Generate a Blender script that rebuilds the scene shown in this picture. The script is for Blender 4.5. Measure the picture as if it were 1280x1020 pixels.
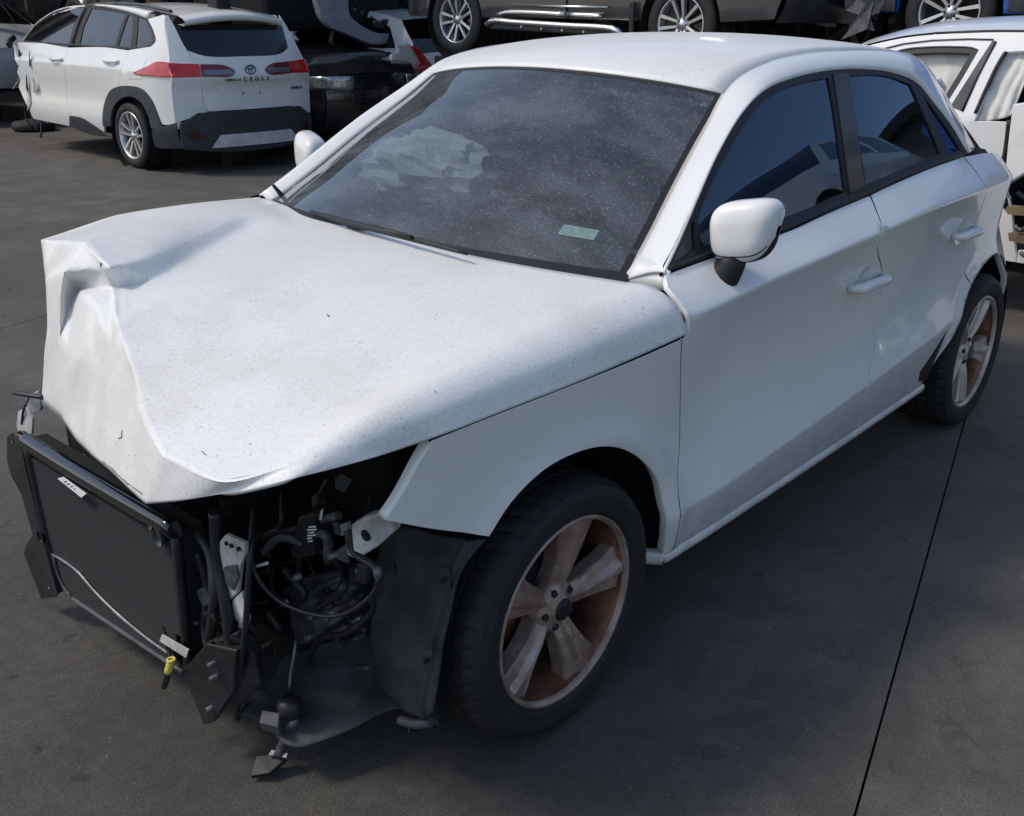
import bpy, bmesh, math, random
from math import sin, cos, pi, radians, hypot, exp
from mathutils import Vector, Matrix, noise
from mathutils.geometry import delaunay_2d_cdt

for o in list(bpy.data.objects):
    bpy.data.objects.remove(o)
SC = bpy.context.scene
COL = SC.collection
random.seed(7)

# ------------------------------------------------------------ camera
# world frame: X runs from the crashed car's nose to its tail, Y to its right side, front axle at x = 0
CAM = Vector((-1.4686, -1.9575, 1.4996))
YAW, PITCH, ROLL, FPX = 0.727, 0.3773, 0.0136, 1257.4
FW = Vector((cos(PITCH) * cos(YAW), cos(PITCH) * sin(YAW), -sin(PITCH)))
_r = FW.cross(Vector((0, 0, 1))).normalized()
_u = _r.cross(FW)
RT = _r * cos(ROLL) + _u * sin(ROLL)
UP = -_r * sin(ROLL) + _u * cos(ROLL)
cd = bpy.data.cameras.new('camera')
cam = bpy.data.objects.new('camera', cd)
COL.objects.link(cam)
cam.matrix_world = Matrix(((RT.x, UP.x, -FW.x, CAM.x), (RT.y, UP.y, -FW.y, CAM.y), (RT.z, UP.z, -FW.z, CAM.z), (0, 0, 0, 1)))
cd.sensor_width = 36
cd.lens = FPX / 1280 * 36
cd.clip_start = 0.05
cd.clip_end = 2000
SC.camera = cam

# ------------------------------------------------------------ sky, sun, exposure
SUN = Vector((-0.46, 0.44, 0.78)).normalized()      # towards the sun
wd = bpy.data.worlds.new('World')
SC.world = wd
wd.use_nodes = True
nt = wd.node_tree
sky = nt.nodes.new('ShaderNodeTexSky')
sky.sky_type = 'NISHITA'
sky.sun_disc = False
sky.sun_elevation = math.asin(SUN.z)
sky.sun_rotation = math.atan2(SUN.x, SUN.y)
sky.air_density = 1.0
sky.dust_density = 1.6
sky.ozone_density = 1.0
bg = nt.nodes['Background']
bg.inputs['Strength'].default_value = 0.15
nt.links.new(sky.outputs[0], bg.inputs['Color'])
sl = bpy.data.lights.new('sun', 'SUN')
sl.energy = 1.65
sl.angle = radians(10)
sl.color = (1.0, 0.93, 0.82)
so = bpy.data.objects.new('sun', sl)
COL.objects.link(so)
so.rotation_euler = SUN.to_track_quat('Z', 'Y').to_euler()
SC.view_settings.view_transform = 'Standard'
SC.view_settings.look = 'None'
SC.view_settings.gamma = 1
SC.view_settings.use_curve_mapping = False
SC.view_settings.exposure = 0.10
SC.render.engine = 'CYCLES'
SC.cycles.max_bounces = 8
SC.cycles.transparent_max_bounces = 12

# ------------------------------------------------------------ helpers: numbers
def lerp(a, b, t): return a + (b - a) * t
def sstep(a, b, x):
    t = min(1, max(0, (x - a) / (b - a)))
    return t * t * (3 - 2 * t)
def interp(x, pts):
    if x <= pts[0][0]: return pts[0][1]
    for (x0, y0), (x1, y1) in zip(pts, pts[1:]):
        if x <= x1: return y0 + (y1 - y0) * (x - x0) / (x1 - x0)
    return pts[-1][1]
class Sm:
    """smooth curve through knots (monotone cubic)"""
    def __init__(s, pts):
        s.x = [p[0] for p in pts]; s.y = [p[1] for p in pts]; n = len(pts)
        d = [(s.y[i+1] - s.y[i]) / (s.x[i+1] - s.x[i]) for i in range(n - 1)]
        m = [d[0]] + [0 if d[i-1] * d[i] <= 0 else 2 / (1 / d[i-1] + 1 / d[i]) for i in range(1, n - 1)] + [d[-1]]
        s.m = m
    def __call__(s, v):
        x = s.x
        if v <= x[0]: return s.y[0] + s.m[0] * (v - x[0])
        if v >= x[-1]: return s.y[-1] + s.m[-1] * (v - x[-1])
        i = 0
        while v > x[i+1]: i += 1
        h = x[i+1] - x[i]; t = (v - x[i]) / h
        return (s.y[i] * (1 + 2 * t) * (1 - t) ** 2 + s.m[i] * h * t * (1 - t) ** 2 + s.y[i+1] * t * t * (3 - 2 * t) + s.m[i+1] * h * t * t * (t - 1))
def PX(px, py, ax, val):
    """the point where the sight line through a photo pixel meets the plane ax = val"""
    d = FW + RT * ((px - 640) / FPX) - UP * ((py - 510) / FPX)
    i = 'xyz'.index(ax)
    return CAM + d * ((val - CAM[i]) / d[i])
def DP(px, py, dist):
    return CAM + (FW + RT * ((px - 640) / FPX) - UP * ((py - 510) / FPX)) * dist
def crom(p0, p1, p2, p3, t):
    """centripetal Catmull-Rom between p1 and p2"""
    k1 = max(1e-6, (p1 - p0).length ** .5); k2 = max(1e-6, (p2 - p1).length ** .5); k3 = max(1e-6, (p3 - p2).length ** .5)
    t1 = k1; t2 = k1 + k2; t3 = t2 + k3; s = t1 + t * k2
    a1 = p0 * ((t1 - s) / k1) + p1 * (s / k1); a2 = p1 * ((t2 - s) / k2) + p2 * ((s - t1) / k2); a3 = p2 * ((t3 - s) / k3) + p3 * ((s - t2) / k3)
    b1 = a1 * ((t2 - s) / t2) + a2 * (s / t2); b2 = a2 * ((t3 - s) / (t3 - t1)) + a3 * ((s - t1) / (t3 - t1))
    return b1 * ((t2 - s) / k2) + b2 * ((s - t1) / k2)
def crom_uniform(p0, p1, p2, p3, t):
    return (p1 * 2 + (p2 - p0) * t + (p0 * 2 - p1 * 5 + p2 * 4 - p3) * (t * t) + (p1 * 3 - p0 - p2 * 3 + p3) * (t * t * t)) * 0.5
def spline(pts, n=None, step=None, closed=False):
    P = [Vector(p) for p in pts]
    if len(P) == 2 and not closed:
        L = (P[1] - P[0]).length
        k = n or max(1, int(math.ceil(L / step)))
        return [P[0].lerp(P[1], i / k) for i in range(k + 1)]
    out = []
    m = len(P)
    segs = m if closed else m - 1
    for i in range(segs):
        if closed: q = [P[(i + j - 1) % m] for j in range(4)]
        else: q = [P[i-1] if i else P[0] * 2 - P[1], P[i], P[i+1], P[i+2] if i + 2 < m else P[-1] * 2 - P[-2]]
        k = n or max(1, int(math.ceil((q[2] - q[1]).length / step)))
        for j in range(k): out.append(crom(*q, j / k))
    if not closed: out.append(P[-1].copy())
    return out
def inpoly(p, poly):
    x, y = p[0], p[1]; c = False; j = len(poly) - 1
    for i in range(len(poly)):
        a, b = poly[i], poly[j]
        if (a[1] > y) != (b[1] > y) and x < (b[0] - a[0]) * (y - a[1]) / (b[1] - a[1]) + a[0]: c = not c
        j = i
    return c
def segdist(p, poly):
    best = 1e9
    for i in range(len(poly)):
        a = poly[i-1]; b = poly[i]
        dx, dy = b[0] - a[0], b[1] - a[1]; l = dx * dx + dy * dy
        t = 0 if l == 0 else min(1, max(0, ((p[0] - a[0]) * dx + (p[1] - a[1]) * dy) / l))
        d = (a[0] + t * dx - p[0]) ** 2 + (a[1] + t * dy - p[1]) ** 2
        if d < best: best = d
    return math.sqrt(best)
def inset(poly, g):
    """move a closed 2-D outline inwards by g"""
    n = len(poly); A = sum(poly[i-1][0] * poly[i][1] - poly[i][0] * poly[i-1][1] for i in range(n)); s = 1 if A > 0 else -1
    out = []
    for i in range(n):
        a, b, c = Vector(poly[i-1][:2]), Vector(poly[i][:2]), Vector(poly[(i+1) % n][:2])
        d1 = (b - a); d2 = (c - b)
        if d1.length < 1e-9 or d2.length < 1e-9: out.append(b); continue
        d1.normalize(); d2.normalize()
        n1 = Vector((-d1.y, d1.x)) * s; n2 = Vector((-d2.y, d2.x)) * s
        m = n1 + n2
        if m.length < 1e-6: m = n1
        m.normalize()
        out.append(b + m * (g / max(0.35, m.dot(n1))))
    return out
def ring(segs, step):
    """closed outline from a list of open smooth runs sharing end points"""
    out = []
    for s in segs:
        p = spline([Vector((a[0], a[1], 0)) for a in s], step=step)
        for q in p:
            if not out or (out[-1] - q).length > step * 0.15: out.append(q)
    if (out[0] - out[-1]).length < step * 0.15: out.pop()
    return [Vector((q.x, q.y)) for q in out]

# ------------------------------------------------------------ helpers: objects
def link(name, me, mat=None, parent=None, smooth=True):
    o = bpy.data.objects.new(name, me)
    COL.objects.link(o)
    if mat is not None:
        for m in (mat if isinstance(mat, (list, tuple)) else [mat]): me.materials.append(m)
    if parent is not None: o.parent = parent
    return o
def tag(o, label=None, cat=None, group=None, kind=None):
    for k, v in (('label', label), ('category', cat), ('group', group), ('kind', kind)):
        if v: o[k] = v
    return o
def empty(name, loc=(0, 0, 0), rz=0, label=None, cat=None, group=None):
    o = bpy.data.objects.new(name, None)
    COL.objects.link(o)
    o.location = loc; o.rotation_euler = (0, 0, rz)
    o.empty_display_size = 0.2
    return tag(o, label, cat, group)
def copy_tree(o, parent=None):
    c = o.copy(); COL.objects.link(c); c.parent = parent
    for ch in list(o.children): copy_tree(ch, c)
    return c
class MB:
    """collects simple solids into one mesh"""
    def __init__(s): s.v = []; s.f = []; s.sm = []; s.mi = []; s.cur = 0
    def add(s, vs, fs, smooth=False):
        b = len(s.v); s.v += [tuple(v) for v in vs]; s.f += [tuple(i + b for i in f) for f in fs]; s.sm += [smooth] * len(fs); s.mi += [s.cur] * len(fs)
        return s
    def mat(s, i): s.cur = i; return s
    def box(s, c, size, bev=0.0, M=None):
        """box with chamfered edges; M turns and moves it"""
        hx, hy, hz = size[0] / 2, size[1] / 2, size[2] / 2
        c = Vector(c); bev = min(bev, hx * .9, hy * .9, hz * .9)
        if bev <= 0:
            vs = [Vector((x * hx, y * hy, z * hz)) for z in (-1, 1) for y in (-1, 1) for x in (-1, 1)]
            fs = [(0, 2, 3, 1), (4, 5, 7, 6), (0, 1, 5, 4), (2, 6, 7, 3), (0, 4, 6, 2), (1, 3, 7, 5)]
        else:
            bm = bmesh.new(); bmesh.ops.create_cube(bm, size=1)
            for v in bm.verts: v.co = Vector((v.co.x * 2 * hx, v.co.y * 2 * hy, v.co.z * 2 * hz))
            bmesh.ops.bevel(bm, geom=list(bm.edges), offset=bev, segments=2, affect='EDGES', profile=0.5)
            bm.verts.index_update()
            vs = [v.co.copy() for v in bm.verts]; fs = [[v.index for v in f.verts] for f in bm.faces]; bm.free()
        vs = [(M @ v if M else v) + c for v in vs]
        return s.add(vs, fs, False)
    def hull8(s, pts):
        """six-sided solid from eight corners: bottom 4 then top 4, both in the same turning order"""
        return s.add(pts, [(3, 2, 1, 0), (4, 5, 6, 7), (0, 1, 5, 4), (1, 2, 6, 5), (2, 3, 7, 6), (3, 0, 4, 7)])
    def tube(s, pts, r, n=8, step=None, cap=True):
        P = spline(pts, step=step) if step else [Vector(p) for p in pts]
        rr = r if callable(r) else (lambda t: r)
        t0 = (P[1] - P[0]).normalized(); a = t0.orthogonal().normalized()
        vs = []; fs = []
        for i, p in enumerate(P):
            t = (P[min(i+1, len(P)-1)] - P[max(i-1, 0)])
            t = t.normalized() if t.length > 1e-9 else t0
            a = (a - t * a.dot(t)).normalized(); b = t.cross(a)
            R = rr(i / (len(P) - 1))
            for k in range(n): vs.append(p + (a * cos(2*pi*k/n) + b * sin(2*pi*k/n)) * R)
        for i in range(len(P) - 1):
            for k in range(n): fs.append((i*n+k, i*n+(k+1) % n, (i+1)*n+(k+1) % n, (i+1)*n+k))
        s.add(vs, fs, True)
        if cap:
            b = len(s.v) - len(vs)
            s.f += [tuple(b + k for k in reversed(range(n))), tuple(b + (len(P)-1)*n + k for k in range(n))]; s.sm += [False] * 2; s.mi += [s.cur] * 2
        return s
    def lathe(s, prof, n=48, axis='y', c=(0, 0, 0), mod=None, smooth=True, closed=False):
        """prof: (radius, height along axis)"""
        c = Vector(c); vs = []; fs = []; m = len(prof)
        for k in range(n):
            a = 2*pi*k/n
            for i, (r, h) in enumerate(prof):
                if mod: r, h = mod(i, k, r, h)
                q = {'y': (r*cos(a), h, r*sin(a)), 'z': (r*cos(a), r*sin(a), h), 'x': (h, r*cos(a), r*sin(a))}[axis]
                vs.append(c + Vector(q))
        for k in range(n):
            k2 = (k + 1) % n
            for i in range(m if closed else m - 1):
                i2 = (i + 1) % m
                fs.append((k*m+i, k*m+i2, k2*m+i2, k2*m+i))
        return s.add(vs, fs, smooth)
    def prism(s, poly, h0, h1, axis='y', c=(0, 0, 0)):
        c = Vector(c); n = len(poly)
        def q(a, b, h): return c + Vector({'y': (a, h, b), 'z': (a, b, h), 'x': (h, a, b)}[axis])
        vs = [q(a, b, h0) for a, b in poly] + [q(a, b, h1) for a, b in poly]
        fs = [tuple(reversed(range(n))), tuple(range(n, 2*n))] + [(i, (i+1) % n, n+(i+1) % n, n+i) for i in range(n)]
        return s.add(vs, fs)
    def build(s, name, mat, parent=None, bevel=0, sub=0):
        me = bpy.data.meshes.new(name)
        me.from_pydata(s.v, [], s.f)
        for p, sm, mi in zip(me.polygons, s.sm, s.mi): p.use_smooth = sm; p.material_index = mi
        bm = bmesh.new(); bm.from_mesh(me); bmesh.ops.recalc_face_normals(bm, faces=bm.faces); bm.to_mesh(me); bm.free()
        me.update()
        o = link(name, me, mat, parent)
        if bevel:
            b = o.modifiers.new('bevel', 'BEVEL'); b.width = bevel; b.segments = 2; b.limit_method = 'ANGLE'; b.angle_limit = radians(40)
        if sub:
            b = o.modifiers.new('sub', 'SUBSURF'); b.levels = sub; b.render_levels = sub
        return o
def panel(name, poly, fn, mat, parent=None, res=0.03, lip=0.012, holes=(), pts=None, gap=0.002, out=Vector((0, -1, 0)), eps=0.003, roll=0.0022):
    """sheet-metal panel: a closed 2-D outline laid on the surface fn(a, b), with a turned-in edge all round"""
    if gap: poly = inset(poly, gap)
    loops = [poly] + list(holes)
    V = []; E = []
    for lp in loops:
        b = len(V); V += [Vector((p[0], p[1])) for p in lp]; E += [(b + i, b + (i + 1) % len(lp)) for i in range(len(lp))]
    xs = [p[0] for p in poly]; ys = [p[1] for p in poly]
    def inside(p): return inpoly(p, poly) and not any(inpoly(p, h) for h in holes)
    cand = []
    if pts is None:
        nx = int((max(xs) - min(xs)) / res) + 1; ny = int((max(ys) - min(ys)) / res) + 1
        cand = [(min(xs) + res * (i + .5 * (j % 2)), min(ys) + res * j) for i in range(nx + 1) for j in range(ny + 1)]
    else: cand = pts
    for c in cand:
        if inside(c) and min(segdist(c, lp) for lp in loops) > res * 0.35: V.append(Vector(c[:2]))
    r = delaunay_2d_cdt(V, E, [], 0, 1e-6)
    v2, f2 = r[0], r[2]
    F = []
    for f in f2:
        cx = sum(v2[i][0] for i in f) / len(f); cy = sum(v2[i][1] for i in f) / len(f)
        if inside((cx, cy)): F.append(list(f))
    used = sorted({i for f in F for i in f}); mp = {i: k for k, i in enumerate(used)}
    v2 = [v2[i] for i in used]; F = [[mp[i] for i in f] for f in F]
    def nor(a, b):
        n = (fn(a + eps, b) - fn(a - eps, b)).cross(fn(a, b + eps) - fn(a, b - eps))
        n.normalize()
        return -n if n.dot(out) < 0 else n
    P = [fn(a, b) for a, b in v2]; N = [nor(a, b) for a, b in v2]
    cnt = {}
    for f in F:
        for i in range(len(f)):
            e = (f[i], f[(i + 1) % len(f)]); cnt[e] = cnt.get(e, 0) + 1
    for f in F:
        a, b, c = P[f[0]], P[f[1]], P[f[2]]
        if (b - a).cross(c - a).dot(N[f[0]]) < 0: f.reverse()
    be = []
    es = {(f[i], f[(i + 1) % len(f)]) for f in F for i in range(len(f))}
    be = [(a, b) for a, b in es if (b, a) not in es]
    bset = sorted({i for e in be for i in e})
    n0 = len(P); idx = {}
    # rolled edge: boundary drops by `roll`, then a lip turns in
    din = {i: Vector((0, 0, 0)) for i in bset}
    for a, b in be:
        t = (P[b] - P[a])
        o_ = t.cross(N[a])        # points out of the sheet
        if o_.length > 1e-9:
            o_.normalize(); din[a] = din[a] + o_; din[b] = din[b] + o_
    VN = list(N)
    if lip:
        for i in bset:
            od = din[i].normalized() if din[i].length > 1e-9 else Vector((0, 0, 0))
            idx[i] = len(P)
            P.append(P[i] + od * roll * .7 - N[i] * roll); VN.append((od + N[i] * .6).normalized())
            P.append(P[i] + od * roll * .7 - N[i] * (roll + lip)); VN.append(od if od.length else N[i])
        for a, b in be:
            ia, ib = idx[a], idx[b]
            F.append([b, a, ia, ib]); F.append([ib, ia, ia + 1, ib + 1])
    me = bpy.data.meshes.new(name)
    me.from_pydata([tuple(p) for p in P], [], F)
    for p in me.polygons: p.use_smooth = True
    me.update()
    me.normals_split_custom_set_from_vertices([tuple(n) for n in VN])
    return link(name, me, mat, parent)
def gridmesh(name, G, mat, parent=None, lip=0.0, flip=False, closed_v=False):
    """sheet from rows of 3-D points"""
    R = len(G); K = len(G[0])
    P = [p for row in G for p in row]; F = []
    for i in range(R - 1):
        for j in range(K - 1 if not closed_v else K):
            j2 = (j + 1) % K
            f = [i*K+j, i*K+j2, (i+1)*K+j2, (i+1)*K+j]
            F.append(f[::-1] if flip else f)
    me = bpy.data.meshes.new(name)
    me.from_pydata([tuple(p) for p in P], [], F)
    for p in me.polygons: p.use_smooth = True
    me.update()
    o = link(name, me, mat, parent)
    if lip:
        s = o.modifiers.new('thickness', 'SOLIDIFY'); s.thickness = lip; s.offset = -1; s.use_rim = True
        s.use_even_offset = False
    return o
def bigrid(ctrl, nu, nv):
    """fine grid through a coarse one (rows of points), Catmull-Rom both ways"""
    rows = [spline(r, n=nv) for r in ctrl]
    cols = [spline([r[j] for r in rows], n=nu) for j in range(len(rows[0]))]
    return [[c[i] for c in cols] for i in range(len(cols[0]))]

# ------------------------------------------------------------ materials
def mat(name, base, rough=0.5, metal=0.0, coat=0.0, spec=0.5, var=0.0, scale=8.0, bump=0.0, bscale=60.0, rvar=0.0, second=None, coatr=0.06):
    m = bpy.data.materials.new(name); m.use_nodes = True
    n = m.node_tree.nodes; l = m.node_tree.links; b = n['Principled BSDF']
    b.inputs['Base Color'].default_value = (*base, 1); b.inputs['Roughness'].default_value = rough
    b.inputs['Metallic'].default_value = metal; b.inputs['Coat Weight'].default_value = coat
    b.inputs['Coat Roughness'].default_value = coatr; b.inputs['Specular IOR Level'].default_value = spec
    tc = n.new('ShaderNodeTexCoord')
    if var or second:
        t = n.new('ShaderNodeTexNoise'); t.inputs['Scale'].default_value = scale; t.inputs['Detail'].default_value = 6; t.inputs['Roughness'].default_value = .62
        l.new(tc.outputs['Object'], t.inputs['Vector'])
        r = n.new('ShaderNodeValToRGB'); l.new(t.outputs['Fac'], r.inputs['Fac'])
        r.color_ramp.elements[0].position = .36; r.color_ramp.elements[1].position = .66
        c2 = second or tuple(c * (1 - var) for c in base)
        r.color_ramp.elements[0].color = (*c2, 1); r.color_ramp.elements[1].color = (*base, 1)
        l.new(r.outputs['Color'], b.inputs['Base Color'])
        if rvar:
            mr = n.new('ShaderNodeMapRange'); l.new(t.outputs['Fac'], mr.inputs['Value'])
            mr.inputs['From Min'].default_value = .3; mr.inputs['From Max'].default_value = .7
            mr.inputs['To Min'].default_value = rough + rvar; mr.inputs['To Max'].default_value = max(.03, rough - rvar)
            l.new(mr.outputs[0], b.inputs['Roughness'])
    if bump:
        t2 = n.new('ShaderNodeTexNoise'); t2.inputs['Scale'].default_value = bscale; t2.inputs['Detail'].default_value = 4
        l.new(tc.outputs['Object'], t2.inputs['Vector'])
        bp = n.new('ShaderNodeBump'); bp.inputs['Strength'].default_value = bump; bp.inputs['Distance'].default_value = .01
        l.new(t2.outputs['Fac'], bp.inputs['Height']); l.new(bp.outputs[0], b.inputs['Normal'])
    return m
def mixcol(n, l, fac, a, b):
    x = n.new('ShaderNodeMix'); x.data_type = 'RGBA'
    for s, v in ((x.inputs[0], fac), (x.inputs[6], a), (x.inputs[7], b)):
        if hasattr(v, 'links'): l.new(v, s)
        else: s.default_value = v if isinstance(v, float) else (*v, 1)
    return x.outputs[2]
def noise_fac(n, l, scale, lo, hi, detail=5, rough=.6, vec=None, dist=0.0):
    t = n.new('ShaderNodeTexNoise'); t.inputs['Scale'].default_value = scale; t.inputs['Detail'].default_value = detail
    t.inputs['Roughness'].default_value = rough; t.inputs['Distortion'].default_value = dist
    if vec is not None: l.new(vec, t.inputs['Vector'])
    r = n.new('ShaderNodeMapRange'); r.interpolation_type = 'SMOOTHSTEP'
    r.inputs['From Min'].default_value = lo; r.inputs['From Max'].default_value = hi
    l.new(t.outputs['Fac'], r.inputs['Value'])
    return r.outputs[0]
def paint_mat(name, base, dust=(.42, .38, .32), amount=.35, speck=1.0, rough=.22, coat=.8, fine=.5, grime=0.0):
    """car paint with a coat, a film of dust and fine specks of dirt"""
    m = bpy.data.materials.new(name); m.use_nodes = True
    n = m.node_tree.nodes; l = m.node_tree.links; b = n['Principled BSDF']
    tc = n.new('ShaderNodeTexCoord'); ob = tc.outputs['Object']
    f1 = noise_fac(n, l, 3.2, .42, .72, 6, .65, ob)
    f2 = noise_fac(n, l, 190, .46, .70, 3, .75, ob)
    f3 = noise_fac(n, l, 130, .685, .74, 2, .5, ob)
    mu = n.new('ShaderNodeMath'); mu.operation = 'MULTIPLY'; l.new(f1, mu.inputs[0]); mu.inputs[1].default_value = amount
    ad = n.new('ShaderNodeMath'); ad.operation = 'MULTIPLY_ADD'; l.new(f2, ad.inputs[0]); ad.inputs[1].default_value = amount * fine; l.new(mu.outputs[0], ad.inputs[2])
    c1 = mixcol(n, l, ad.outputs[0], base, dust)
    sp = n.new('ShaderNodeMath'); sp.operation = 'MULTIPLY'; l.new(f3, sp.inputs[0]); sp.inputs[1].default_value = .55 * speck
    c2 = mixcol(n, l, sp.outputs[0], c1, tuple(x * .35 for x in dust))
    if grime:      # road dirt thrown up along the bottom of the doors
        sx = n.new('ShaderNodeSeparateXYZ'); l.new(ob, sx.inputs[0])
        gz = n.new('ShaderNodeMapRange'); gz.interpolation_type = 'SMOOTHSTEP'; l.new(sx.outputs['Z'], gz.inputs['Value'])
        gz.inputs['From Min'].default_value = .24; gz.inputs['From Max'].default_value = .50; gz.inputs['To Min'].default_value = grime; gz.inputs['To Max'].default_value = 0
        gn = noise_fac(n, l, 14, .30, .72, 6, .7, ob)
        gm_ = n.new('ShaderNodeMath'); gm_.operation = 'MULTIPLY'; l.new(gz.outputs[0], gm_.inputs[0]); l.new(gn, gm_.inputs[1])
        c2 = mixcol(n, l, gm_.outputs[0], c2, (.16, .14, .11))
    l.new(c2, b.inputs['Base Color'])
    mr = n.new('ShaderNodeMapRange'); l.new(ad.outputs[0], mr.inputs['Value'])
    mr.inputs['To Min'].default_value = rough; mr.inputs['To Max'].default_value = .75; l.new(mr.outputs[0], b.inputs['Roughness'])
    mc = n.new('ShaderNodeMapRange'); l.new(ad.outputs[0], mc.inputs['Value']); mc.inputs['From Max'].default_value = .5
    mc.inputs['To Min'].default_value = coat; mc.inputs['To Max'].default_value = coat * .15; l.new(mc.outputs[0], b.inputs['Coat Weight'])
    b.inputs['Coat Roughness'].default_value = .05
    return m
def glass_mat(name, tint, dustcol=(.45, .45, .43), dust=0.0, rough=.0, streak=(1, 1, 1), reflect=1.0, scale=4.0, refl_col=(1, 1, 1)):
    """pane: tinted see-through sheet with a mirror-like skin and a film of dust"""
    m = bpy.data.materials.new(name); m.use_nodes = True
    n = m.node_tree.nodes; l = m.node_tree.links
    n.remove(n['Principled BSDF']); out = n['Material Output']
    tr = n.new('ShaderNodeBsdfTransparent'); tr.inputs[0].default_value = (*tint, 1)
    gl = n.new('ShaderNodeBsdfGlossy'); gl.inputs['Roughness'].default_value = rough + .012; gl.inputs[0].default_value = (*refl_col, 1)
    fr = n.new('ShaderNodeFresnel'); fr.inputs[0].default_value = 1.5
    mm = n.new('ShaderNodeMath'); mm.operation = 'MULTIPLY'; mm.use_clamp = True; l.new(fr.outputs[0], mm.inputs[0]); mm.inputs[1].default_value = 1.7 * reflect
    mx = n.new('ShaderNodeMixShader'); l.new(mm.outputs[0], mx.inputs[0]); l.new(tr.outputs[0], mx.inputs[1]); l.new(gl.outputs[0], mx.inputs[2])
    last = mx.outputs[0]
    if dust:
        tc = n.new('ShaderNodeTexCoord')
        mp = n.new('ShaderNodeMapping'); mp.inputs['Scale'].default_value = streak; mp.inputs['Rotation'].default_value = (0, 0, .5 if streak[0] != 1 else 0); l.new(tc.outputs['Object'], mp.inputs[0])
        f1 = noise_fac(n, l, scale, .34, .70, 7, .68, mp.outputs[0], .3)
        f2 = noise_fac(n, l, 170, .52, .72, 3, .7, tc.outputs['Object'])
        a = n.new('ShaderNodeMath'); a.operation = 'MULTIPLY_ADD'; l.new(f1, a.inputs[0]); a.inputs[1].default_value = dust; a.inputs[2].default_value = dust * .45
        b_ = n.new('ShaderNodeMath'); b_.operation = 'MULTIPLY_ADD'; b_.use_clamp = True; l.new(f2, b_.inputs[0]); b_.inputs[1].default_value = dust * 1.7; l.new(a.outputs[0], b_.inputs[2])
        df = n.new('ShaderNodeBsdfDiffuse'); df.inputs[0].default_value = (*dustcol, 1)
        m2 = n.new('ShaderNodeMixShader'); l.new(b_.outputs[0], m2.inputs[0]); l.new(last, m2.inputs[1]); l.new(df.outputs[0], m2.inputs[2]); last = m2.outputs[0]
    l.new(last, out.inputs['Surface'])
    return m
M = {}
M['paint'] = paint_mat('white_paint', (.84, .82, .78), amount=.12, speck=.3, rough=.20, grime=.32)
M['paint_dusty'] = paint_mat('dusty_white_paint', (.83, .82, .79), dust=(.50, .46, .39), amount=.34, speck=1.0, rough=.42, coat=.25, fine=1.3)
M['suv_paint'] = paint_mat('ivory_white_paint', (.82, .81, .77), amount=.08, speck=.2, rough=.25)
M['black_gloss'] = mat('gloss_black_trim', (.008, .008, .009), .12, coat=.4)
M['trim'] = mat('satin_black_trim', (.009, .009, .010), .38, spec=.25)
M['black_matte'] = mat('matte_black_plastic', (.013, .013, .014), .55, var=.35, scale=14, bump=.05)
M['rubber'] = mat('tyre_rubber', (.017, .017, .017), .72, var=.45, scale=9, bump=.12, bscale=140)
M['dark'] = mat('dark_cavity', (.006, .006, .006), .9)
M['grey_plastic'] = mat('grey_plastic', (.10, .105, .11), .6, var=.5, scale=7, bump=.08)
M['liner'] = mat('wheel_liner_felt', (.050, .052, .055), .75, second=(.012, .013, .014), scale=7, bump=.15, bscale=90)
M['windshield'] = glass_mat('dusty_windshield', (.50, .56, .56), dustcol=(.33, .36, .39), dust=.175, streak=(5.5, 2.2, 1.2), reflect=.75, scale=1.6)
M['tint'] = glass_mat('tinted_side_glass', (.05, .055, .06), dust=.010, reflect=.85, scale=3, refl_col=(.50, .66, .90))  # bluish mirror colour stands in for the deep blue of the reflected sky
M['glass_dark'] = glass_mat('dark_car_glass', (.04, .045, .05), dust=.012, reflect=.8)
M['steel'] = mat('bare_steel', (.42, .42, .43), .38, metal=.9, var=.4, scale=20, rvar=.1)
M['alu'] = mat('cast_aluminium', (.30, .30, .31), .5, metal=.75, var=.5, scale=12, bump=.2, bscale=45)
M['alloy'] = mat('silver_alloy', (.66, .66, .67), .28, metal=.85, var=.12, scale=10)
M['interior'] = mat('charcoal_fabric', (.03, .031, .034), .85, var=.3, scale=10)
M['airbag'] = mat('pale_airbag_cloth', (.62, .74, .70), .85, var=.25, scale=9, bump=.3, bscale=22)
M['white_cloth'] = mat('white_curtain_airbag', (.74, .72, .66), .85, var=.22, scale=7, bump=.4, bscale=16)
M['white_part'] = mat('white_primed_steel', (.66, .67, .66), .45, second=(.36, .35, .31), scale=16)
M['label'] = mat('paper_label', (.78, .79, .78), .6)
M['yellow'] = mat('yellow_connector', (.72, .60, .12), .45)
M['red_lens'] = mat('red_lamp_lens', (.55, .012, .015), .12, coat=.8)
M['dark_red'] = mat('dark_red_lens', (.16, .006, .010), .12, coat=.8)
M['smoke_lens'] = mat('smoked_clear_lens', (.22, .22, .23), .12, metal=.5, coat=.8)
M['clear_lens'] = mat('clear_lamp_lens', (.55, .58, .60), .10, metal=.6, coat=.8, var=.6, scale=30)

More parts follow.
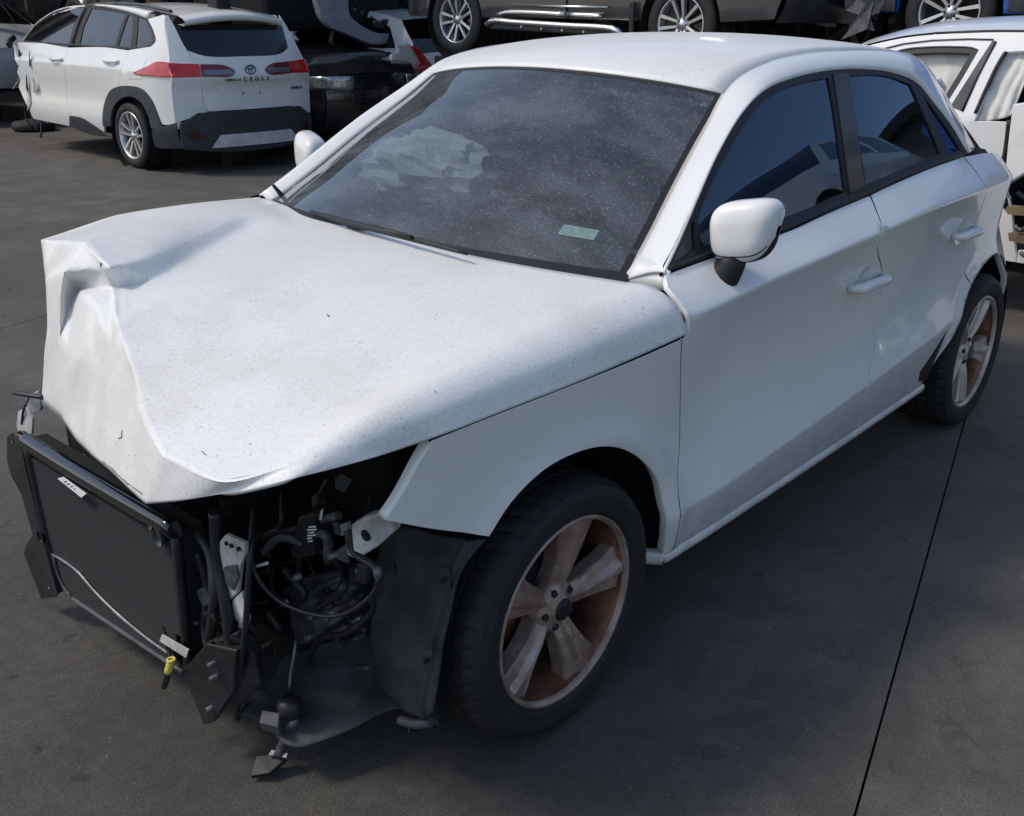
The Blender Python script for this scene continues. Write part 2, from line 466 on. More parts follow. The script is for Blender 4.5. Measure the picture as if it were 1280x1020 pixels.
# ------------------------------------------------------------ ground: concrete slabs with saw-cut joints
def concrete_mat():
    m = bpy.data.materials.new('worn_concrete'); m.use_nodes = True
    n = m.node_tree.nodes; l = m.node_tree.links; b = n['Principled BSDF']
    tc = n.new('ShaderNodeTexCoord'); ob = tc.outputs['Object']
    a = noise_fac(n, l, .55, .30, .72, 5, .6, ob, .4)
    c = noise_fac(n, l, 2.6, .34, .70, 7, .68, ob, .5)
    d = noise_fac(n, l, 26, .35, .68, 6, .7, ob)
    e = noise_fac(n, l, 190, .36, .66, 3, .7, ob)
    k1 = mixcol(n, l, a, (.104, .097, .086), (.160, .146, .124))
    k2 = mixcol(n, l, c, (.092, .086, .077), k1)
    def mul(col, f, lo, hi):
        r = n.new('ShaderNodeMapRange'); l.new(f, r.inputs['Value']); r.inputs['To Min'].default_value = lo; r.inputs['To Max'].default_value = hi
        x = n.new('ShaderNodeMix'); x.data_type = 'RGBA'; x.blend_type = 'MULTIPLY'; x.inputs[0].default_value = 1
        l.new(col, x.inputs[6]); l.new(r.outputs[0], x.inputs[7]); return x.outputs[2]
    k3 = mul(k2, d, .93, 1.06)
    k4 = mul(k3, e, .74, 1.24)
    # hairline cracks and dark drips
    wv = n.new('ShaderNodeTexNoise'); wv.inputs['Scale'].default_value = 1.6; wv.inputs['Detail'].default_value = 6; l.new(ob, wv.inputs['Vector'])
    vm = n.new('ShaderNodeVectorMath'); vm.operation = 'MULTIPLY_ADD'; l.new(wv.outputs['Color'], vm.inputs[0]); vm.inputs[1].default_value = (.9, .9, .9); l.new(ob, vm.inputs[2])
    vo = n.new('ShaderNodeTexVoronoi'); vo.feature = 'DISTANCE_TO_EDGE'; vo.inputs['Scale'].default_value = 1.1; l.new(vm.outputs[0], vo.inputs['Vector'])
    cr = n.new('ShaderNodeMapRange'); l.new(vo.outputs['Distance'], cr.inputs['Value']); cr.inputs['From Max'].default_value = .012; cr.inputs['To Min'].default_value = 1; cr.inputs['To Max'].default_value = 0
    cm = noise_fac(n, l, 1.7, .50, .66, 4, .6, ob)
    cc = n.new('ShaderNodeMath'); cc.operation = 'MULTIPLY'; l.new(cr.outputs[0], cc.inputs[0]); l.new(cm, cc.inputs[1])
    c5 = n.new('ShaderNodeMath'); c5.operation = 'MULTIPLY'; l.new(cc.outputs[0], c5.inputs[0]); c5.inputs[1].default_value = .5
    k5 = mixcol(n, l, c5.outputs[0], k4, (.028, .028, .028))
    sp = noise_fac(n, l, 14, .70, .76, 2, .4, ob)
    s2 = n.new('ShaderNodeMath'); s2.operation = 'MULTIPLY'; l.new(sp, s2.inputs[0]); s2.inputs[1].default_value = .55
    k6 = mixcol(n, l, s2.outputs[0], k5, (.03, .03, .03))
    wsp = noise_fac(n, l, 90, .76, .79, 1, .4, ob)
    k7 = mixcol(n, l, wsp, k6, (.26, .25, .23))
    # dim foreground painted into the colour around the nose, with dirtier concrete
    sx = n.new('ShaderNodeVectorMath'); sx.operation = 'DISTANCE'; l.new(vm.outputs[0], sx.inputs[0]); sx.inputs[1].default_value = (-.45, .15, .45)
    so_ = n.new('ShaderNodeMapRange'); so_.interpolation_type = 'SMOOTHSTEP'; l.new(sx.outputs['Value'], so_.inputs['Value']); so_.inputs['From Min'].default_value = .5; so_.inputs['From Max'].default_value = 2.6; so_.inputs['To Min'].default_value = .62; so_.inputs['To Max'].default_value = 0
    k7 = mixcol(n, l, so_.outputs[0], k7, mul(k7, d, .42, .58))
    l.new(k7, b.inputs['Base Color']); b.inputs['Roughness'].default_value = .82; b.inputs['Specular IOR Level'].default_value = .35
    bp = n.new('ShaderNodeBump'); bp.inputs['Strength'].default_value = .35; bp.inputs['Distance'].default_value = .004
    mxh = n.new('ShaderNodeMath'); mxh.operation = 'ADD'; l.new(d, mxh.inputs[0]); l.new(e, mxh.inputs[1]); l.new(mxh.outputs[0], bp.inputs['Height'])
    l.new(bp.outputs[0], b.inputs['Normal'])
    return m
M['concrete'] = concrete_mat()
M['joint'] = mat('joint_sealant', (.020, .020, .020), .8, var=.4, scale=40)
g = MB().box((0, 0, -.06), (600, 600, .06)).build('ground', M['joint'])
tag(g, 'dark base below the concrete yard slabs', 'ground', kind='structure')
JD = Vector((.969, .247, 0)); JN = Vector((-.247, .969, 0)); J0 = Vector((.179, -1.429, 0))
def joint_edge(off, side, seed):
    """one ragged slab edge along the saw cut"""
    rnd = random.Random(seed); P = []
    s = -300.0
    while s < 300:
        fine = -3 < s < 9
        w = .0028 + (rnd.random() ** 3 * .006 + (rnd.random() < .05) * .012 if fine else 0)
        wob = .018 * noise.noise(Vector((s * 2.3, off, 0))) + .005 * noise.noise(Vector((s * 7, off, 3))) + .004 * noise.noise(Vector((s * 19, off, 6)))
        P.append(J0 + JD * s + JN * (off + wob + side * w)); s += .035 if fine else 40
        if not fine and -3 - 40 < s - 40 < -3 and s > -3: s = -3
    return P
def slab(o0, o1, seed):
    A = joint_edge(o0, 1, seed); B = joint_edge(o1, -1, seed + 50)
    V = A + B[::-1]
    n = len(V)
    r = delaunay_2d_cdt([Vector((p.x, p.y)) for p in V], [(i, (i + 1) % n) for i in range(n)], [], 1, 1e-6)
    vs = [Vector((p.x, p.y, 0)) for p in r[0]]; fs = [list(f) for f in r[2]]
    k = len(vs); bs = [tuple(e) for e in r[1]]
    es = {(f[i], f[(i + 1) % len(f)]) for f in fs for i in range(len(f))}
    side = [(b, a, a + k, b + k) for a, b in es if (b, a) not in es]
    me = bpy.data.meshes.new('slab')
    me.from_pydata([tuple(v) for v in vs] + [(v.x, v.y, -.03) for v in vs], [], fs + [list(s) for s in side]); me.update()
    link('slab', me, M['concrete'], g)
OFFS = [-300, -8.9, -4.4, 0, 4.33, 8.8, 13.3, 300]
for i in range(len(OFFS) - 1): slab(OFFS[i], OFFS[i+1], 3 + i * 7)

# grit, glass crumbs and flakes scattered over the yard
rs = random.Random(2); gm = MB()
for k in range(420):
    t = rs.random() ** 1.6 * 7
    x, y = rs.uniform(-1.3, 2.2) + t * .6, rs.uniform(-2.2, 1.2) + t * rs.uniform(-.1, 1.0)
    if -.7 < x < 3.1 and abs(y) < .85 and rs.random() < .6: continue
    s_ = rs.uniform(.0015, .0045) * (1 + (rs.random() < .06) * 1.2)
    gm.mat(rs.choice((0, 0, 1, 2)))
    v = [Vector((x, y, 0)) + Vector((rs.uniform(-1, 1), rs.uniform(-1, 1), 0)) * s_ for _ in range(3)] + [Vector((x, y, s_ * .9))]
    gm.add(v, [(0, 1, 2), (0, 1, 3), (1, 2, 3), (2, 0, 3)])
go = gm.build('grit', [mat('grit_grey', (.16, .15, .14), .8), mat('grit_pale', (.34, .33, .31), .6), mat('grit_dark', (.03, .03, .03), .7)])
tag(go, 'grit and glass crumbs scattered over the concrete yard', 'grit', kind='stuff')

# ------------------------------------------------------------ the crashed white hatchback: side surface
WB = 2.469
plan = Sm([(-.80, .70), (-.60, .795), (-.40, .835), (0, .858), (.5, .868), (1.2, .871), (2.0, .868), (2.47, .862), (2.75, .842), (2.95, .79), (3.06, .72), (3.12, .62)])
tailin = Sm([(2.2, 0), (2.47, .016), (2.75, .088), (3.0, .125), (3.1, .13)])
zcr = Sm([(-.7, .84), (-.2, .865), (.318, .889), (.73, .913), (1.28, .934), (1.72, .952), (2.05, .956), (2.6, .95), (3.1, .93)])
zlo = Sm([(-.5, .40), (.4, .405), (.9, .43), (1.39, .46), (2.0, .50), (2.6, .53), (3.1, .54)])
zbe = Sm([(-.6, .93), (0, .955), (.314, .978), (.86, .996), (1.287, 1.024), (1.551, 1.046), (1.856, 1.062), (2.109, 1.074), (2.8, 1.03), (3.1, 1.0)])
def off_raw(x, z):
    zc, zl, zb = zcr(x), zlo(x), zbe(x)
    m = sstep(.15, .6, x) * (1 - sstep(1.9, 2.5, x))
    ol = -.030 + .022 * m
    if z < zl:
        t = (zl - z) / (zl - .20)
        return ol - (.062 - .02 * (1 - m)) * t ** 1.15
    if z < zc:
        t = (z - zl) / (zc - zl)
        return lerp(ol, 0, t) - (.008 + .033 * m) * 4 * t * (1 - t)
    if z < zb:
        t = (z - zc) / (zb - zc)
        return -.092 * t ** 1.2
    d = z - zb
    return -.092 - .44 * d - .12 * d * d
def hw(x, z, cups=True):
    """half width of the body at x, z"""
    o = 0.0
    for k, w in ((-.0046, 1), (-.0023, 2), (0, 3), (.0023, 2), (.0046, 1)): o += w * off_raw(x, z + k)
    y = plan(x) + o / 9
    if x > 2.2: y -= tailin(min(x, 3.1)) * sstep(.48, .86, z)
    for cx in (0, WB):
        r = hypot(x - cx, z - .30)
        y += .011 * exp(-((r - .385) / .032) ** 2) * sstep(.10, .30, z)
    for hx, hz in (CUPS if cups else ()):
        q = ((x - hx) / .058) ** 2 + ((z - hz) / .046) ** 2
        if q < 1: y -= .016 * (1 - q) ** 1.4
    return y
CUPS = []
def SL(x, z, d=0.0): return Vector((x, -(hw(x, z) + d), z))
def sp(px, py, d=0.0):
    """photo pixel -> (x, z) on the car's left flank"""
    y = -.85
    for _ in range(25):
        p = PX(px, py, 'y', y); y = .5 * y - .5 * (hw(min(3.1, p.x), p.z) + d)
    return (p.x, p.z)
def sps(l, d=0.0): return [sp(*a, d) for a in l]
def rows(x0, x1, z0, z1, dx=.03):
    """mesh points that follow the two pressed lines of the flank"""
    out = []; x = x0
    while x <= x1:
        zc, zl = zcr(x), zlo(x)
        zs = {round(z0 + .035 * i, 4) for i in range(int((z1 - z0) / .035) + 1)}
        zs = [z for z in zs if abs(z - zc) > .03 and abs(z - zl) > .03]
        for q in (zc, zl): zs += [q + k for k in (-.022, -.009, -.0035, .0035, .009, .022)]
        out += [(x, z) for z in zs]; x += dx
    for hx, hz in CUPS:
        out = [p for p in out if hypot(p[0] - hx, p[1] - hz) > .07] + [(hx + .010 * k * cos(a * .5236), hz + .0085 * k * sin(a * .5236)) for k in range(1, 8) for a in range(12)] + [(hx, hz)]
    return out
car = empty('crashed_hatchback', (0, 0, 0), 0, 'white five-door hatchback with crumpled hood and missing front bumper in the foreground', 'car')
CUPS += [sp(1081, 349), sp(1203, 288)]
# ---- outlines read off the photograph, on the flank
f_front = sps([(853, 424), (851, 500), (850, 560), (849, 620), (848, 665)])
f_rear = sps([(1088, 497), (1087, 480), (1097, 420), (1103, 345), (1100, 300), (1088, 243)])
dlo_b = sps([(830, 341), (901, 315), (984, 287), (1025, 268), (1077, 247), (1126, 223), (1175, 204), (1211, 191)])
dlo_t = sps([(830, 341), (849, 300), (875, 240), (893, 200), (912, 165), (926, 143), (942, 124), (955, 113), (969, 105), (1002, 94), (1040, 87), (1085, 86), (1122, 92), (1149, 105), (1169, 129), (1190, 156), (1211, 191)])
zd = .284        # bottom edge of the doors
xb0, xb1 = f_front[-1][0] + .012, f_rear[0][0]
def belt(x): return interp(x, dlo_b)
door_f = ring([f_front + [(xb0, zd)], [(xb0, zd), (.9, zd), (xb1, zd)], [(xb1, zd)] + f_rear[1:-1] + [(f_rear[-1][0], belt(f_rear[-1][0]))],
               [(x, belt(x)) for x in (f_rear[-1][0], 1.1, .9, .7, .5, dlo_b[0][0])], [dlo_b[0], sp(833, 357)], [sp(833, 357), sp(860, 416)], [sp(860, 416), f_front[0]]], .03)
door_front = panel('front_door', door_f, SL, M['paint'], car, .035, pts=rows(.25, 1.5, .2, 1.1), gap=.0042)
tag(door_front, 'white front door with pull handle and mirror')
sh_r = sps([(1206, 369), (1211, 335), (1217, 292), (1220, 244), (1212, 205)])
shx = sh_r[-1][0]
guard_top = sp(1184, 412); guard_bot = sp(1149, 470)
r_arch_f = sps([(1160, 478), (1176, 449), (1192, 406), (1208, 367), (1227, 340)])
def arc(cx, r, a0, a1, n): return [(cx + r * cos(radians(lerp(a0, a1, i / n))), .30 + r * sin(radians(lerp(a0, a1, i / n)))) for i in range(n + 1)]
RA = .372
def arch_pt(z):     # rear opening, front half
    return WB - math.sqrt(max(0, RA ** 2 - (z - .30) ** 2))
ra = lambda a0, a1, n=10: arc(WB, RA, a0, a1, n)
zsh = .60
ang = math.degrees(math.acos(max(-1, (arch_pt(zsh) - WB) / RA)))
shut_r = [(arch_pt(zsh), zsh), (2.175, .68), (2.19, .80), (2.165, .93), (2.10, belt(2.10))]
door_r = ring([[(xb1, zd)] + f_rear[1:-1] + [(f_rear[-1][0], belt(f_rear[-1][0]))],
               [(x, belt(x)) for x in (f_rear[-1][0], 1.5, 1.8, 2.10)], shut_r[::-1], ra(ang, 153, 5),
               [ra(153, 154, 1)[0], (1.985, .30)], [(1.985, .30), (1.975, zd)], [(1.975, zd), (1.7, zd), (xb1, zd)]], .03)
door_rear = panel('rear_door', door_r, SL, M['paint'], car, .035, pts=rows(1.2, 2.25, .2, 1.15), gap=.0042)
# stone guard film on the rear door's corner
gx = [ra(150, 151, 1)[0], ra(163, 164, 1)[0]]
gp = sps([(1183, 414), (1150, 465), (1148, 477), (1158, 474)])
guard = ring([gp[:2], gp[1:3], gp[2:], [gp[3], (lerp(gp[3][0], gp[0][0], .4) - .004, lerp(gp[3][1], gp[0][1], .45)), gp[0]]], .02)
panel('stone_guard', guard, lambda x, z: SL(x, z, .0016), M['black_matte'], door_rear, .03, lip=.001, gap=0)
# front fender
fen_front = [(-.395, .832), (-.43, .815), (-.465, .792), (-.50, .765), (-.530, .731)]
fa = sps([(612, 673), (640, 630), (680, 590), (720, 568), (760, 560), (795, 572), (820, 600), (830, 640), (830, 680)])
fen_top = sps([(857, 421), (780, 455), (700, 487), (620, 518), (540, 550)])
fend = ring([fen_top, sps([(540, 550), (522, 580), (500, 620), (478, 652)]), sps([(478, 652), (545, 664), (612, 673)]), fa,
             [fa[-1], (fa[-1][0] + .005, zd)], [(fa[-1][0] + .005, zd), (xb0 - .003, zd)], [(xb0 - .003, zd)] + f_front[::-1], [f_front[0], fen_top[0]]], .025)
fender = panel('front_fender', fend, SL, M['paint'], car, .03, pts=rows(-.6, .45, .2, .95), gap=.0042, lip=.022)
tag(fender, 'white left front fender, its front corner torn free')
# right fender, shoved back and cut short by the crash
def SR(x, z, d=0.0): return Vector((x, hw(x, z) + d, z))
fr2 = ring([[(.40, .83), (.1, .83)], [(.1, .83), (.02, .72)], [(.02, .72), (.12, .66)], arc(0, .40, 60, 5, 8), [(.398, .33), (.42, .3)], [(.42, .3), (.40, .83)]], .03)
panel('front_fender', fr2, SR, M['paint'], car, .04, out=Vector((0, 1, 0)), lip=.02)
# quarter panel and tail
quart = ring([shut_r, [(2.10, belt(2.10)), (2.40, 1.050), (2.70, 1.012)], [(2.70, 1.012), (2.90, .985), (3.06, .92), (3.10, .80)], [(3.10, .80), (3.115, .60), (3.11, .34)], [(3.11, .34), (2.96, .24), (2.82, .22)],
              [(2.82, .22)] + ra(-5, ang, 18)], .03)
quarter = panel('quarter_panel', quart, SL, M['paint'], car, .035, pts=rows(2.05, 3.11, .2, 1.1, .028), gap=.0042, lip=.02)
qr = ring([[(1.2, .284), (1.2, 1.0)], [(1.2, 1.0), (2.1, 1.06), (2.80, 1.012)], [(2.80, 1.012), (2.94, .985), (3.06, .92), (3.10, .80)], [(3.10, .80), (3.115, .60), (3.11, .34)], [(3.11, .34), (2.96, .24), (2.82, .22)],
           [(2.82, .22)] + ra(-5, 175, 24), [ra(175, 176, 1)[0], (1.9, .284)], [(1.9, .284), (1.2, .284)]], .04)
panel('rear_flank', qr, SR, M['paint'], car, .06, out=Vector((0, 1, 0)), lip=.02)
panel('front_door', ring([[(.42, .284), (.42, .83)], [(.42, .83), (.50, .95)], [(.50, .95), (.8, .97), (1.2, 1.0)], [(1.2, 1.0), (1.2, .284)], [(1.2, .284), (.42, .284)]], .05), SR, M['paint'], car, .06, out=Vector((0, 1, 0)), lip=.02)
# sills with their moulded lower edge
for s in (-1, 1):
    G = []
    x = .345
    while x < 2.04:
        y = hw(x, .284) - .05 * max(0, (.41 - x) / .065) ** 1.5
        G.append([Vector((x, s * (y + o), z)) for o, z in ((-.030, .279), (-.007, .277), (-.002, .272), (.000, .264), (-.003, .252), (-.012, .240), (-.034, .233), (-.10, .232))]); x += .04
    gridmesh('sill', G, M['paint'], car, flip=(s < 0))
# dark inner skins, so that the gaps between panels stay dark
for s, f_ in ((-1, SL), (1, SR)):
    inner = ring([[(.36, .30), (.36, .94)], [(.36, .94), (.9, .985), (1.6, 1.055), (2.1, 1.085), (2.3, 1.07), (2.75, 1.015)], [(2.75, .98), (2.9, .7), (2.9, .5)], arc(WB, .40, 25, 172, 14), [(2.07, .36), (1.9, .27)], [(1.9, .27), (.36, .30)]], .06)
    panel('inner_skin', inner, lambda x, z, f_=f_: f_(x, z, -.035), M['dark'], car, .08, lip=0, out=Vector((0, s, 0)), gap=0)

# black strips in the panel gaps, standing in for shade along the shut lines
def gap_shade(l, d=-.011, r_=.009, par=None): MB().tube([SL(x, z, d) for x, z in spline2(l)], r_, 6).build('seal_or_gap_shade', M['dark'], par or car)
def spline2(l): return [(p.x, p.y) for p in spline([Vector((a[0], a[1], 0)) for a in l], step=.03)]
gap_shade(f_front + [(xb0, zd)]); gap_shade([(xb1, zd)] + f_rear[1:-1] + [(f_rear[-1][0], belt(f_rear[-1][0]))]); gap_shade(shut_r); gap_shade([(xb0, zd - .002), (1.2, zd - .002), (1.96, zd - .002)], -.016, .010)
gap_shade(fen_top, -.010, .009)
# ---- windows of the left side
trim_out = ring([dlo_t, dlo_b[::-1]], .025)
def poly_px(l, step=.025): return ring([sps(a) for a in l], step)
def ln(a, b, n=6): return [(lerp(a[0], b[0], i / n), lerp(a[1], b[1], i / n)) for i in range(n + 1)]
g1 = poly_px([[(874, 275), (884, 246), (912, 190), (935, 152), (955, 127), (975, 114), (1005, 103), (1037, 97)], [(1037, 97), (1042, 120), (1050, 175), (1059, 240)], [(1059, 240), (1010, 262), (930, 291), (878, 309)], [(878, 309), (874, 275)]])
g0 = poly_px([[(842, 331), (855, 300), (869, 274)], [(869, 274), (872, 311)], [(872, 311), (842, 331)]])
g2 = poly_px([[(1063, 95), (1090, 93), (1118, 97), (1140, 106)], [(1140, 106), (1155, 140), (1177, 193)], [(1177, 193), (1130, 212), (1084, 232)], [(1084, 232), (1076, 180), (1068, 130), (1063, 95)]])
g3 = poly_px([[(1153, 116), (1170, 139), (1190, 168), (1202, 188)], [(1202, 188), (1186, 193)], [(1186, 193), (1170, 152), (1153, 116)]])
panel('window_trim', trim_out, lambda x, z: SL(x, z, -.003), M['trim'], car, .03, holes=[g0, g1, g2, g3], gap=0, lip=.012, roll=.002)
for par, gg, nm in ((door_front, g1, 'window'), (door_front, g0, 'window'), (door_rear, g2, 'window'), (car, g3, 'quarter_window')):
    panel(nm, inset(gg, -.006), lambda x, z: SL(x, z, -.009), M['tint'], par, .05, lip=0, gap=0)
# rubber strip under the windows and the B pillar cover
st = [Vector(SL(x, z, .002)) for x, z in [(a, belt(a) + .004) for a in [dlo_b[0][0] + .02] + [.4 + .1 * i for i in range(17)] + [2.09]]]
MB().tube(st, .0075, 6).build('window_seal', M['black_matte'], car)
bp = poly_px([[(1041, 91), (1061, 90)], [(1061, 90), (1068, 140), (1081, 234)], [(1081, 234), (1062, 243)], [(1062, 243), (1053, 175), (1041, 91)]])
panel('pillar_cover', bp, lambda x, z: SL(x, z, .001), mat('gloss_pillar_cover', (.008, .008, .009), .12, spec=.3), car, .04, lip=.006, gap=.002)
# ---- pillar and roof rail: sheet between the windscreen / roof line and the window outline
innerL = [Vector(p) for p in [(.285, -.715, .952), (.44, -.682, 1.045), (.585, -.640, 1.130), (.68, -.612, 1.185), (.765, -.588, 1.232), (.83, -.568, 1.266), (.885, -.550, 1.290), (.935, -.537, 1.310), (1.00, -.531, 1.336), (1.16, -.524, 1.372),
          (1.38, -.517, 1.392), (1.63, -.510, 1.398), (1.90, -.505, 1.393), (2.20, -.50, 1.372), (2.38, -.50, 1.335), (2.50, -.51, 1.275), (2.70, -.62, 1.012)]]
wl = [PX(780, 350, 'y', -.668), PX(797, 316, 'y', -.650), PX(814, 283, 'y', -.631), PX(832, 247, 'y', -.612), PX(850, 212, 'y', -.592), PX(866, 182, 'y', -.573), PX(882, 153, 'y', -.555), PX(902, 117, 'y', -.537)]
for i, w_ in enumerate(wl): innerL[i] = w_
def rail(s):
    G = []
    inn = spline(innerL, n=4); ot = [SL(x, z, .001) for x, z in dlo_t]; out_ = spline(ot, n=4)
    for a, b in zip(inn, out_):
        row = []
        n_ = Vector((0, -.75, .66))
        for k in range(9):
            t = k / 8
            p = a.lerp(b, t * (1 if s < 0 else lerp(.45, 1, sstep(.8, 1.6, a.x))))
            bul = 4 * t * (1 - t) * .17 * (b - a).length * (1 - .8 * sstep(1.9, 2.5, a.x))
            row.append(p + n_ * bul)
        G.append([Vector((p.x, p.y * (1 if s < 0 else -1), p.z)) for p in row])
    return gridmesh('roof_pillar', G, M['paint'], car, lip=.006, flip=(s > 0))
for s in (-1, 1): tag(rail(s), 'white windscreen pillar and roof rail')
RO = []
for a, b in zip(spline(innerL, n=4), spline([SL(x, z, .001) for x, z in dlo_t], n=4)):
    p = a.lerp(b, lerp(.45, 1, sstep(.8, 1.6, a.x))); RO.append(Vector((p.x, -p.y, p.z)))
RG_ = []
for p in RO:
    zb_ = interp(p.x, dlo_b); zb_ -= .035; q = Vector((p.x, hw(p.x, zb_) - .02 - .09 * (1 - sstep(.8, 1.6, p.x)), min(zb_, p.z - .004)))
    RG_.append([p.lerp(q, k / 4) for k in range(5)])
gridmesh('side_window', RG_, M['tint'], car)
# ---- roof
def edge_at(x):
    for a, b in zip(IE, IE[1:]):
        if a.x <= x <= b.x: return a.lerp(b, (x - a.x) / (b.x - a.x))
    return IE[-1]
IE = spline(innerL[7:16], n=6)
G = []
for k in range(25):
    t = k / 24; e = IE[min(len(IE) - 1, int(round(t * (len(IE) - 1))))]
    row = []
    lead = lerp(.085, .30, t)      # how far the middle runs ahead of / behind the edge
    cr = lerp(.040, .030, t)
    for j in range(21):
        v = -1 + j / 10
        bow = (1 - v * v)
        x = e.x + bow * (-.085 * (1 - t) + .45 * t * t)
        z = e.z + cr * bow - (.055 * bow * t ** 4)
        row.append(Vector((x, -e.y * v * 1.006, z - .003 * abs(v) ** 12)))
    G.append(row)
roof_grid = G
roof = gridmesh('roof', G, M['paint_dusty'], car, lip=.006)
header = G[0]
# spoiler and tailgate behind the roof
last = G[-1]
gt = [[p.copy() for p in last], [p + Vector((.06, 0, -.03)) for p in last], [Vector((p.x + .02, p.y * 1.02, p.z - .06)) for p in last]]
gridmesh('spoiler', gt, M['paint'], car, lip=.02)
gt = []
for k in range(9):
    t = k / 8
    gt.append([Vector((lerp(p.x - .03, 3.02 + .10 * (1 - (j / 10 - 1) ** 2), t ** .7), p.y * lerp(1.03, 1.38, t), lerp(p.z - .055, .80, t))) for j, p in enumerate(last)])
gridmesh('tailgate', gt, M['paint'], car)
gb = []
for k in range(10):
    t = k / 9; z = lerp(.86, .25, t)
    gb.append([Vector((3.085 + .13 * (1 - (j / 10 - 1) ** 2), (j / 10 - 1) * (hw(3.09, max(.3, z)) - .004), z)) for j in range(21)])
gridmesh('rear_bumper', gb, M['paint'], car)
tl = ring([[(2.885, .95), (3.00, .935)], [(3.00, .935), (3.07, .88), (3.085, .80)], [(3.085, .80), (3.04, .79), (2.99, .80)], [(2.99, .80), (2.93, .87), (2.885, .95)]], .03)
panel('tail_lamp', tl, lambda x, z: SL(x, z, .004), M['dark_red'], car, .04, lip=.006, gap=0)

# ---- windscreen
nW = 25
bot = []
for i in range(nW):
    v = -1 + 2 * i / (nW - 1)
    bot.append(Vector((.364 - .155 * (1 - abs(v) ** 2.5), -.668 * v, .945 + .022 * (1 - abs(v) ** 2.5))))
tops = spline(header, n=3); tops = [tops[int(round(i * (len(tops) - 1) / (nW - 1)))] for i in range(nW)]
if tops[0].y < 0: tops.reverse()
G = []
lsp = spline(wl, n=4)
for k in range(17):
    t = k / 16
    e = lsp[int(round(t * (len(lsp) - 1)))]
    row = []
    for i in range(nW):
        v = -1 + 2 * i / (nW - 1)
        p = bot[i].lerp(tops[i], t)
        # ride on the pillar line at the sides
        L = bot[-1].lerp(tops[-1], t)
        dd = e - L
        p = p + Vector((dd.x, dd.y * v, dd.z)) + Vector((-.60, 0, .80)) * (.012 * 4 * t * (1 - t) * (1 - v ** 4))
        row.append(p)
    G.append(row)
wind_grid = G
wind = gridmesh('windscreen', G, M['windshield'], car)
tag(wind, 'dusty windscreen with a small pale sticker')
def WP(a, b, up=0.0):
    """point on the windscreen: a from right (0) to left (1), b from cowl (0) to roof (1)"""
    i = a * (nW - 1); j = b * 16; i0 = min(nW - 2, int(i)); j0 = min(15, int(j)); fi, fj = i - i0, j - j0
    p = G_w[j0][i0].lerp(G_w[j0][i0+1], fi).lerp(G_w[j0+1][i0].lerp(G_w[j0+1][i0+1], fi), fj)
    return p + Vector((-.52, 0, .85)) * up
G_w = wind_grid
def frit(name, a0, a1, b0, b1, n, up, m):
    gg = [[WP(lerp(a0, a1, i / n), lerp(b0, b1, j / 4), up) for i in range(n + 1)] for j in range(5)]
    return gridmesh(name, gg, m, wind)
frit('sticker', .862, .925, .165, .222, 6, .0012, mat('pale_green_sticker', (.20, .30, .29), .6, var=.3, scale=60))
frit('dark_band', .002, .998, .002, .03, 40, .0015, M['black_matte'])
for a0, a1 in ((.0, .012), (.988, 1.0)): frit('dark_band', a0, a1, .0, 1.0, 3, .001, M['black_matte'])
frit('dark_band', .0, 1.0, .985, 1.0, 30, .001, M['black_matte'])
frit('mirror_mount', .47, .53, .80, .985, 4, -.003, M['black_matte'])

# ---- hood: crumpled sheet, rows from the cowl to the nose, columns from right to left
def Z(px, py, z): return PX(px, py, 'z', z)
def Xx(px, py, x): return PX(px, py, 'x', x)
def Y(px, py, y): return PX(px, py, 'y', y)
def FL(px, py): x, z = sp(px, py, .003); return SL(x, z, .003)
HC = [
 [Y(328, 246, .76), Y(284, 250, .76), Y(252, 253, .75), Y(205, 259, .73), Y(145, 269, .69), Xx(51, 300, -.42), Xx(57, 352, -.455), Xx(60, 430, -.49), Xx(52, 508, -.50)],
 [Z(350, 254, .957), Z(318, 256, .978), Z(288, 262, .987), Z(232, 274, .990), Z(178, 290, .992), Z(113, 303, .992), Xx(86, 345, -.475), Xx(80, 425, -.505), Xx(60, 511, -.52)],
 [Z(368, 260, .957), Z(334, 265, .974), Z(298, 272, .978), Z(240, 296, .972), Z(188, 320, .968), Z(140, 336, .962), Xx(101, 366, -.435), Xx(88, 440, -.525), Xx(68, 517, -.54)],
 [Z(385, 266, .957), Z(346, 276, .965), Z(306, 287, .957), Z(246, 320, .940), Z(192, 348, .926), Z(149, 360, .913), Xx(116, 376, -.488), Xx(98, 450, -.545), Xx(79, 527, -.56)],
]
def col9(l):      # nine-point column -> eleven, with tight rows on both sides of the nose crease
    return l[:5] + [l[4].lerp(l[5], .80)] + [l[5]] + [l[5].lerp(l[6], .18)] + l[6:]
HC = [col9(c) for c in HC]
def colm(r0, r5, r8, bow=0.0):
    out = []
    for t in (0, .2, .42, .64, .84, .955, 1):
        p = r0.lerp(r5, t); p.z = lerp(r0.z, r5.z, t ** 2.1) + bow * sin(pi * t); out.append(p)
    for t in (.12, .36, .68, 1): out.append(r5.lerp(r8, t))
    return out
HC += [colm(Z(420, 275, .962), Xx(148, 408, -.545), Xx(94, 549, -.59)),
       colm(Z(500, 296, .968), Xx(163, 456, -.600), Xx(114, 569, -.635)),
       colm(Z(585, 318, .964), Xx(182, 514, -.655), Xx(136, 587, -.675)),
       colm(Z(680, 336, .957), Xx(208, 568, -.700), Xx(182, 630, -.715)),
       colm(Z(780, 352, .950), Xx(283, 602, -.692), Xx(250, 622, -.700))]
seam = [FL(860, 417), FL(780, 453), FL(718, 479), FL(656, 503), FL(598, 526), FL(540, 548), Xx(502, 561, -.455), Xx(460, 574, -.515), Xx(420, 585, -.565)]
e10 = Xx(392, 592, -.600); e9 = Xx(350, 602, -.648)
c9_, c10_ = [], []
